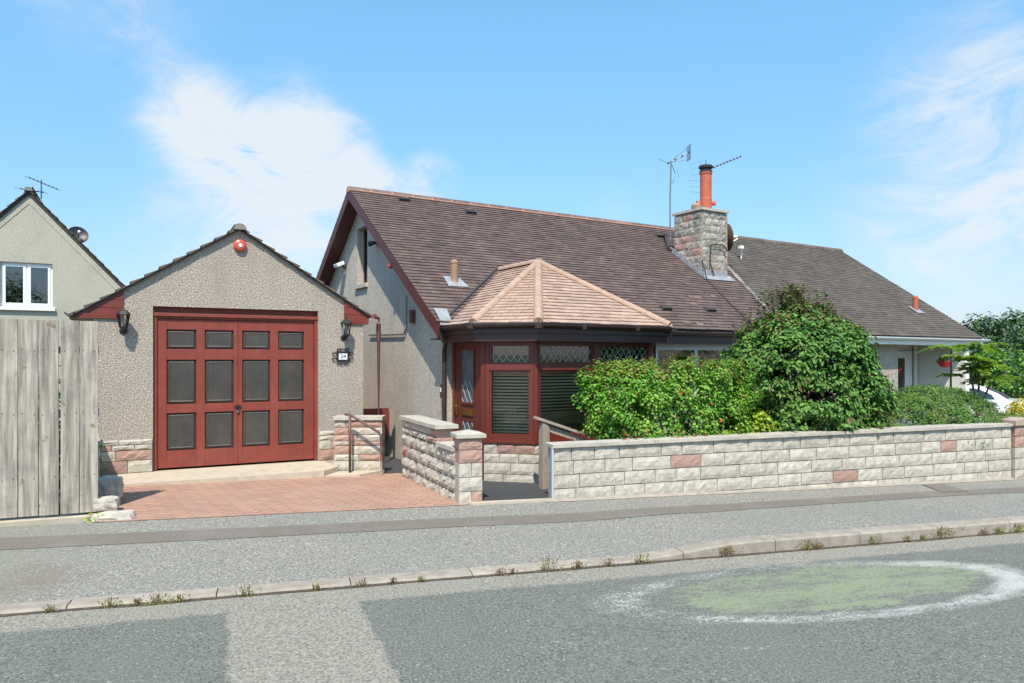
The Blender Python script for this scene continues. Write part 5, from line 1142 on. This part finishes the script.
stems(fu, 14, .9, (1.0,.35))
# big evergreen shrub
c = S2W(6.70, 8.36, .45); la = thing('evergreen_shrub', 'large rounded dark glossy evergreen shrub with bronze shoots on top', 'shrub', c, SA)
def pl_(t): return (.80+.2*math.sin(t*3.74)) if t < .42 else max(0, 1-((t-.42)/.60)**2.7)
crown('foliage', la, pl_, 1.93, -.02, 1150, 42, .12, .068, ['leaf_laurel','leaf_bronze'], [.975,.025], seed=8, sq=(.95,.95), zbias=1., lump=.22, droop=.45, tip=(1,.80,.40), aspect=.5, flat=.7)
pts = []
for k in range(150):
    a = random.uniform(0, 6.28); rr = random.uniform(0, .95); t = 1-rr**2.2*.42; pts.append((math.cos(a)*rr*.85-.10, math.sin(a)*rr*.8, 2.02*t-.10))
sprigs('young_growth', la, pts, [(p[0]*.35+random.uniform(-.15,.15), p[1]*.35, 1) for p in pts], .32, 10, .06, ['leaf_laurel','leaf_bronze'], [0,1,1])
pts = [(random.uniform(-.9, .9), -.84+random.uniform(-.05,.05), random.uniform(.2,.5)) for _ in range(30)]
sprigs('hanging_shoots', la, pts, [(random.uniform(-.5,.5), -1, random.uniform(-1.0,-.3)) for _ in pts], .26, 8, .062, ['leaf_laurel'], [0])
stems(la, 10, 1.6, (.9,.8), .022)
# juniper
c = S2W(8.85, 8.12, .48); ju = thing('juniper', 'low spreading grey green juniper spilling over the wall top', 'juniper', c, SA)
crown('foliage', ju, lambda t: math.sqrt(max(0, 1-t**1.7)), .74, -.02, 720, 64, .10, .034, ['leaf_juniper','leaf_juniper_dead'], [.9,.1], seed=12, sq=(1.12,.62), lump=.25, droop=-.1, aspect=.3, flat=.55, outw=1.3)
stems(ju, 12, .4, (.9,.45))
c = S2W(9.78, 7.62, .42); jt = crown('trailing_foliage', ju, lambda t: 1-.5*t, .32, .02, 60, 55, .07, .034, ['leaf_juniper','leaf_juniper_dead'], [.85,.15], seed=14, sq=(.22,.2), aspect=.3); jt.location = (1.02,-.42,-.02)
# lime shrub between
c = S2W(5.68, 7.80, .5); li = thing('lime_shrub', 'small yellow green leafy plant between the two big shrubs', 'plant', c, SA)
crown('foliage', li, lambda t: 1-.6*t*t, .42, -.05, 60, 34, .08, .06, ['leaf_lime','leaf_tip'], [.85,.15], seed=2, sq=(.2,.2), aspect=.6); stems(li, 5, .3, (.12,.12), .006)
# sumac like young trees with arching fronds
def frond_tree(loc, label, h, trunk_pts, fronds, fl, name='sumac_tree'):
    t = thing(name, label, 'tree', loc); mb = MB()
    for pts_ in trunk_pts: mb.tube(pts_, [.028-.018*i/(len(pts_)-1) for i in range(len(pts_))], 'bark', 7)
    mb.build('trunk', t); P = []; T = []; N_ = []; mr_ = MB()
    for (o_, a, up, l) in fronds:
        o_ = Vector(o_); d = Vector((math.cos(a), math.sin(a), 0)); sd = Vector((-d.y, d.x, 0)); pts_ = []
        for i in range(13):
            u = i/12; pts_.append(o_+d*l*u+Vector((0,0,up*u*l-.55*l*u*u)))
        mr_.tube(pts_, .004, 'leaf_sumac', 4, cap=False)
        for i in range(1, 13):
            for k_ in (0, .5):
                if i+k_ > 12: continue
                p = pts_[i]; ll = .85*math.sin(math.pi*min(1, (i+1.2)/13.5))**.6
                for s_ in (-1, 1): P.append(p+d*k_*.04); T.append((sd*s_*1.+d*.55+Vector((0,0,-.12)))*1); N_.append(Vector((0,0,1))+Vector(rdir(1)[0])*.25)
    mr_.build('frond_ribs', t)
    n = len(P); leaves('fronds', np.array(P), np.array(N_), np.array(T), fl*rng.uniform(.7, 1.15, n), ['leaf_sumac','leaf_lime'], rng.choice(2, n, p=[.75,.25]), t, .34); return t
random.seed(4)
base = Vector((11.75,6.85,.35)) if False else None
def onray(px, py, D):
    s_, c_ = math.sin(R(CAMYAW)), math.cos(R(CAMYAW)); u = (px-512)/F; return Vector(((s_+c_*u)*D, (c_-s_*u)*D, 1.6+(359-py)/F*D))
B1 = onray(979, 441, 11.6); fr = []
tops = [Vector((.0,0,1.15)), Vector((-.16,.1,1.30)), Vector((.20,-.1,1.0)), Vector((.05,.05,1.5)), Vector((.30,0,1.2))]
for tp in tops:
    n = random.choice((7, 8)); a0_ = random.uniform(0, 6)
    for k in range(n): fr.append((tp, a0_+k*6.28/n+random.uniform(-.25,.25), random.uniform(.25,.8), random.uniform(.22,.42)))
frond_tree(B1, 'young tree with light green feathery fronds above the white car', 1.5, [[(0,0,-.3),(0,.02,.5),(.0,0,1.0),(.05,.05,1.5)],[(0,.02,.4),(-.1,.1,1.25)],[(0,.02,.45),(.16,-.1,.95)],[(.1,0,.9),(.30,0,1.2)]], fr, .10)
B2 = onray(950, 438, 11.9); fr = []
for tp, ln in ((Vector((.03,0,1.50)),.42),(Vector((0,0,1.05)),.14),(Vector((0,0,.80)),.16),(Vector((0,0,.62)),.30),(Vector((.02,0,.45)),.2)):
    n = 6; a0_ = random.uniform(0, 6)
    for k in range(n): fr.append((tp, a0_+k*1.05+random.uniform(-.2,.2), random.uniform(.2,.5), ln*random.uniform(.8,1.15)))
frond_tree(B2, 'thin upright young tree with one flat tuft of fronds against the white porch', 1.5, [[(0,0,-.3),(.02,0,.6),(.03,0,1.52)]], fr, .075)
# yellow shrub far right, beyond the pillar
c = onray(1036, 412, 14.0); c.z = -.18; ye = thing('golden_shrub', 'golden yellow leafy shrub at the far right beyond the wall', 'shrub', c)
crown('foliage', ye, lambda t: math.sqrt(max(0, 1-t**2.2)), 1.15, -.1, 150, 40, .12, .06, ['leaf_yellow','leaf_lime'], [.85,.15], seed=5, sq=(.62,.6), aspect=.6); stems(ye, 6, .8, (.4,.4))
# basket flowers
for b, sd in ((b1, 1), (b2, 2)):
    crown('plants', b, lambda t: 1-.5*t, .12, .02, 14, 14, .05, .05, ['leaf_fuchsia','leaf_tip','flower_red'], [.7,.2,.1], seed=sd, sq=(.16,.16))
# background trees
def tree(loc, label, h, r, trunk_h, ms, seed, nclump=260, per=34, csz=.75, ls=.30, group=None):
    t = thing('broadleaf_tree', label, 'tree', loc, 0, group); mb = MB()
    mb.tube([(0,0,-.5),(.1,0,trunk_h*.6),(0,.1,h*.55),(.1,0,h*.85)], [r*.09, r*.07, r*.045, r*.015], 'bark', 8)
    for k in range(9):
        a = k*2.4; z = trunk_h*.7+(h-trunk_h)*.5*k/9; mb.tube([(0,0,z), (r*.4*math.cos(a), r*.4*math.sin(a), z+r*.3), (r*.75*math.cos(a), r*.75*math.sin(a), z+r*.55)], [r*.04, r*.025, r*.01], 'bark', 6)
    mb.build('trunk', t)
    crown('crown', t, lambda u: (.62+.9*u) if u < .35 else math.sqrt(max(0, 1-((u-.38)/.66)**2))*.95+.02, h-trunk_h, trunk_h, nclump, per, csz, ls, ms, [1/len(ms)]*len(ms), seed=seed, sq=(r, r), lump=.35, aspect=.6, fill=.2)
    return t
def gat(px, D): v = onray(px, 359, D); s_, n_ = W2S(v.x, v.y); v.z = gz(s_, n_)+.1; return v
GT = 'trees behind the houses on the right'
tree(gat(984, 52), 'blue green tree with an open crown, leftmost above the white car', 5.9, 1.9, 2.2, ['leaf_tree_blue','leaf_tree'], 1, 120, 34, .55, .26, GT)
tree(gat(1026, 60), 'tall dark green tree at the right edge of the picture', 6.9, 3.1, .8, ['leaf_tree'], 2, 300, 40, .8, .28, GT)
tree(gat(1000, 70), 'dark green tree with a domed crown between the open tree and the edge tree', 6.4, 3.4, .5, ['leaf_tree'], 3, 260, 40, .9, .3, GT)
tree(gat(1068, 55), 'broad dark tree just outside the right edge', 6.5, 3.4, .8, ['leaf_tree'], 4, 220, 34, .9, .32, GT)
tree(gat(955, 75), 'dark green tree hidden low behind the neighbouring roof', 5.6, 3.0, .5, ['leaf_tree'], 6, 200, 34, .9, .32, GT)
tree(gat(1005, 36), 'low light green bushy tree directly behind the white car', 2.9, 1.9, .3, ['leaf_tree','leaf_fuchsia'], 5, 170, 34, .45, .16, GT)
# hedge seen through the fence gaps
hd = thing('hedge', 'green hedge glimpsed through gaps of the board fence', 'hedge', (-1.4,9.3,0), R(-8))
crown('foliage', hd, lambda t: 1-.2*t, 1.5, .0, 160, 40, .18, .07, ['leaf_fuchsia','leaf_tree'], [.5,.5], seed=9, sq=(1.4,.4)); stems(hd, 8, 1.2, (1.,.2))
# weeds along the kerb
wd = [(-1.49,.7,0),(-1.15,1,0),(-.99,.6,1),(-.88,1,0),(-.73,.7,0),(-.31,1.2,0),(.15,.7,1),(.47,.8,1),(.69,.6,1),(1.51,.7,1),(1.61,.6,1),(1.89,1.9,0),(2.41,1.0,1),(2.7,1.2,0),(3.49,1.5,1),(4.32,1.5,0),(5.04,1.3,0),(5.42,.8,1),(5.85,2.0,0),(6.34,1.0,1),(6.54,1.2,0),(6.79,1.5,0),(2.15,.9,1),(.9,.5,0),(5.6,.8,0),(4.42,.9,1)]
wlab = {-1.49:'green weed tuft in the kerb joint nearest the left edge below the fence',-1.15:'rust tinged green weed in the kerb joint below the fence end',-.99:'low rusty weed in the kerb joint just right of the fence end',-.88:'green weed in the kerb joint below the left edge of the brick drive',-.73:'small green weed in the kerb joint below the left garage door post',-.31:'upright green weed at the kerb near the pale trench, below the garage doors',.15:'small rusty weed at the kerb below the right garage door post',.47:'rusty weed at the kerb above the right side of the pale trench',.69:'small rusty weed at the kerb just right of the pale trench',.9:'tiny green weed at the kerb below the stepped stone wall',1.51:'rusty weed at the kerb below the path gate, left one of a close pair',1.61:'rusty weed at the kerb below the path gate, right one of a close pair',1.89:'widest low green and rusty weed clump in the kerb joint',2.15:'small rusty weed just right of the widest kerb weed clump',2.41:'dark rusty weed at the kerb below the first pink block of the long wall',2.7:'bright green weed left of where the kerb rises',3.49:'dark reddish weed sticking up where the kerb rises',4.32:'upright green weed at the kerb above the green road oval, left one',4.42:'rusty weed beside the upright green one above the green road oval',5.04:'green weed at the kerb above the right half of the green road oval',5.42:'small rusty weed at the kerb left of the tall bushy kerb weed',5.6:'small green weed directly left of the tall bushy kerb weed',5.85:'tallest and bushiest green weed at the kerb',6.34:'rusty weed at the kerb right of the tallest weed',6.54:'green weed at the kerb, second from the right edge',6.79:'upright green weed at the kerb nearest the right edge'}
for i, (s_, k_, rust) in enumerate(wd):
    lab = wlab[s_]
    t = thing('weed', lab, 'weed', S2W(s_, 5.262, zroad(s_)), SA, 'weeds growing along the kerb')
    n = int(55*k_); hh = .045*k_+.015; w_ = .035*k_*(1.7 if s_ == 1.89 else 1); P = np.stack([rng.normal(0, w_, n), rng.normal(-.012, .010, n), rng.random(n)**1.3*hh], 1)
    leaves('leaves', P, rdir(n)+np.array([0,-.4,.5]), rdir(n)+np.array([0,0,.8]), .022*rng.uniform(.5,1.3,n), ['leaf_weed_rust','leaf_weed'] if rust else ['leaf_weed','leaf_weed_rust'], rng.choice(2, n, p=[.8,.2]), t, .4)
    mb = MB()
    for k in range(5): a = random.uniform(-1,1)*w_; mb.tube([(a*.4,0,0),(a,-.01,hh*1.15)], .0018, 'leaf_weed_rust', 4, cap=False)
    mb.build('stalks', t)
t = thing('weed', 'bright yellow green weed at the foot of the board fence', 'weed', (.10,7.60,.07)); n = 60
leaves('leaves', rng.normal(0, .03, (n, 3))+np.array([0,0,.04]), rdir(n)+np.array([0,-.4,.6]), rdir(n)+np.array([0,0,.5]), .035*rng.uniform(.6,1.2,n), ['leaf_lime'], np.zeros(n, int), t, .6)

# ------------------------------------------------------------------ parked car
cp = onray(1033, 400, 21.5); s_, n_ = W2S(cp.x, cp.y); gzc = gz(s_, n_)
car = thing('parked_car', 'white saloon car parked beyond the neighbouring bungalow', 'car', (cp.x, cp.y, gzc), R(113))   # local +x = forward
prof = [(0,.42),(.02,.72),(.10,.93),(.55,.98),(.62,.985)]; 
body = [(0,.40),(-.02,.62),(.05,.90),(.35,.965),(.75,.975),(3.0,.90),(3.9,.78),(4.25,.62),(4.30,.35),(4.0,.22),(3.75,.22),(3.62,.45),(3.42,.55),(3.2,.45),(3.08,.2),(1.2,.2),(1.08,.45),(.88,.55),(.66,.45),(.54,.22),(.15,.25)]
roofp = [(.55,.965),(.85,1.17),(1.25,1.36),(1.75,1.43),(2.25,1.41),(2.65,1.28),(3.15,.93),(2.5,.94)]
mb = MB(); mb.prism([(x, -.86, z) for x, z in body], (0,1.72,0), 'white_paint')
vs = [(x, -.82+(z-.96)*.42, z) for x, z in roofp]+[(x, .82-(z-.96)*.42, z) for x, z in roofp]; n = len(roofp)
mb.add(vs, [tuple(range(n)), tuple(range(2*n-1, n-1, -1))]+[(i, n+i, n+(i+1) % n, (i+1) % n) for i in range(n)], 'white_paint'); cb = mb.build('body', car, bevel=.03)
for sg in (-1, 1):
    wins = [[(.92,1.0),(1.0,1.13),(1.32,1.29),(1.72,1.34),(1.78,1.0)],[(1.86,1.0),(1.82,1.34),(2.2,1.32),(2.56,1.2),(2.9,.98)]]
    for w_ in wins:
        mb = MB(); P = [(x, sg*(.835-(z-.96)*.42), z) for x, z in w_]; mb.prism(P, (0, sg*-.012, 0), 'glass_dark'); Q_ = [(x, sg*(.829-(z-.96)*.42), z) for x, z in w_]; mb.prism(Q_, (0, sg*-.004, 0), 'soot'); mb.build('side_window', car)
mb = MB(); mb.add([(.60,-.62,1.02),(.60,.62,1.02),(1.19,.58,1.345),(1.19,-.58,1.345)], [(0,1,2,3)], 'soot'); mb.v = [(x-.02, y, z+.015) for x, y, z in mb.v]; mb.build('rear_window', car)
for sg in (-1, 1):
    mb = MB(); mb.box((-.03, sg*.86 if sg < 0 else .52, .66), (.25, sg*.52 if sg < 0 else .86, .84), 'tail_red'); mb.v = [(x, y*1.008, z) for x, y, z in mb.v]; mb.build('tail_light', car, bevel=.02)
    for wx in (.88, 3.42):
        mb = MB(); mb.lathe([(.24,-.1),(.31,-.09),(.31,.09),(.24,.1)],'tyre',(wx, sg*.76, .31),20,'Y'); wh = mb.build('wheel', car); mb = MB(); mb.lathe([(.23,-.105),(.2,-.05),(.2,.05),(.23,.105)],'aluminium',(wx, sg*.76, .31),12,'Y'); mb.build('rim', wh)
mb = MB(); mb.box((-.06,-.8,.35),(.02,.8,.52),'white_paint'); mb.build('bumper', car, bevel=.02)

# trees across the road, behind the camera: they are what the panes mirror
GO = 'trees across the road'
for (s_, n_, lab, sd) in ((3.5, -15, 'leafy tree across the road facing the bay', 11), (11.0, -16, 'leafy tree across the road facing the long wall', 12), (-6, -17, 'leafy tree across the road facing the fence', 13)):
    v = S2W(s_, n_, -.3); tree(v, lab, 7.0, 3.4, 1.2, ['leaf_tree','leaf_fuchsia'], sd, 150, 34, .9, .34, GO)
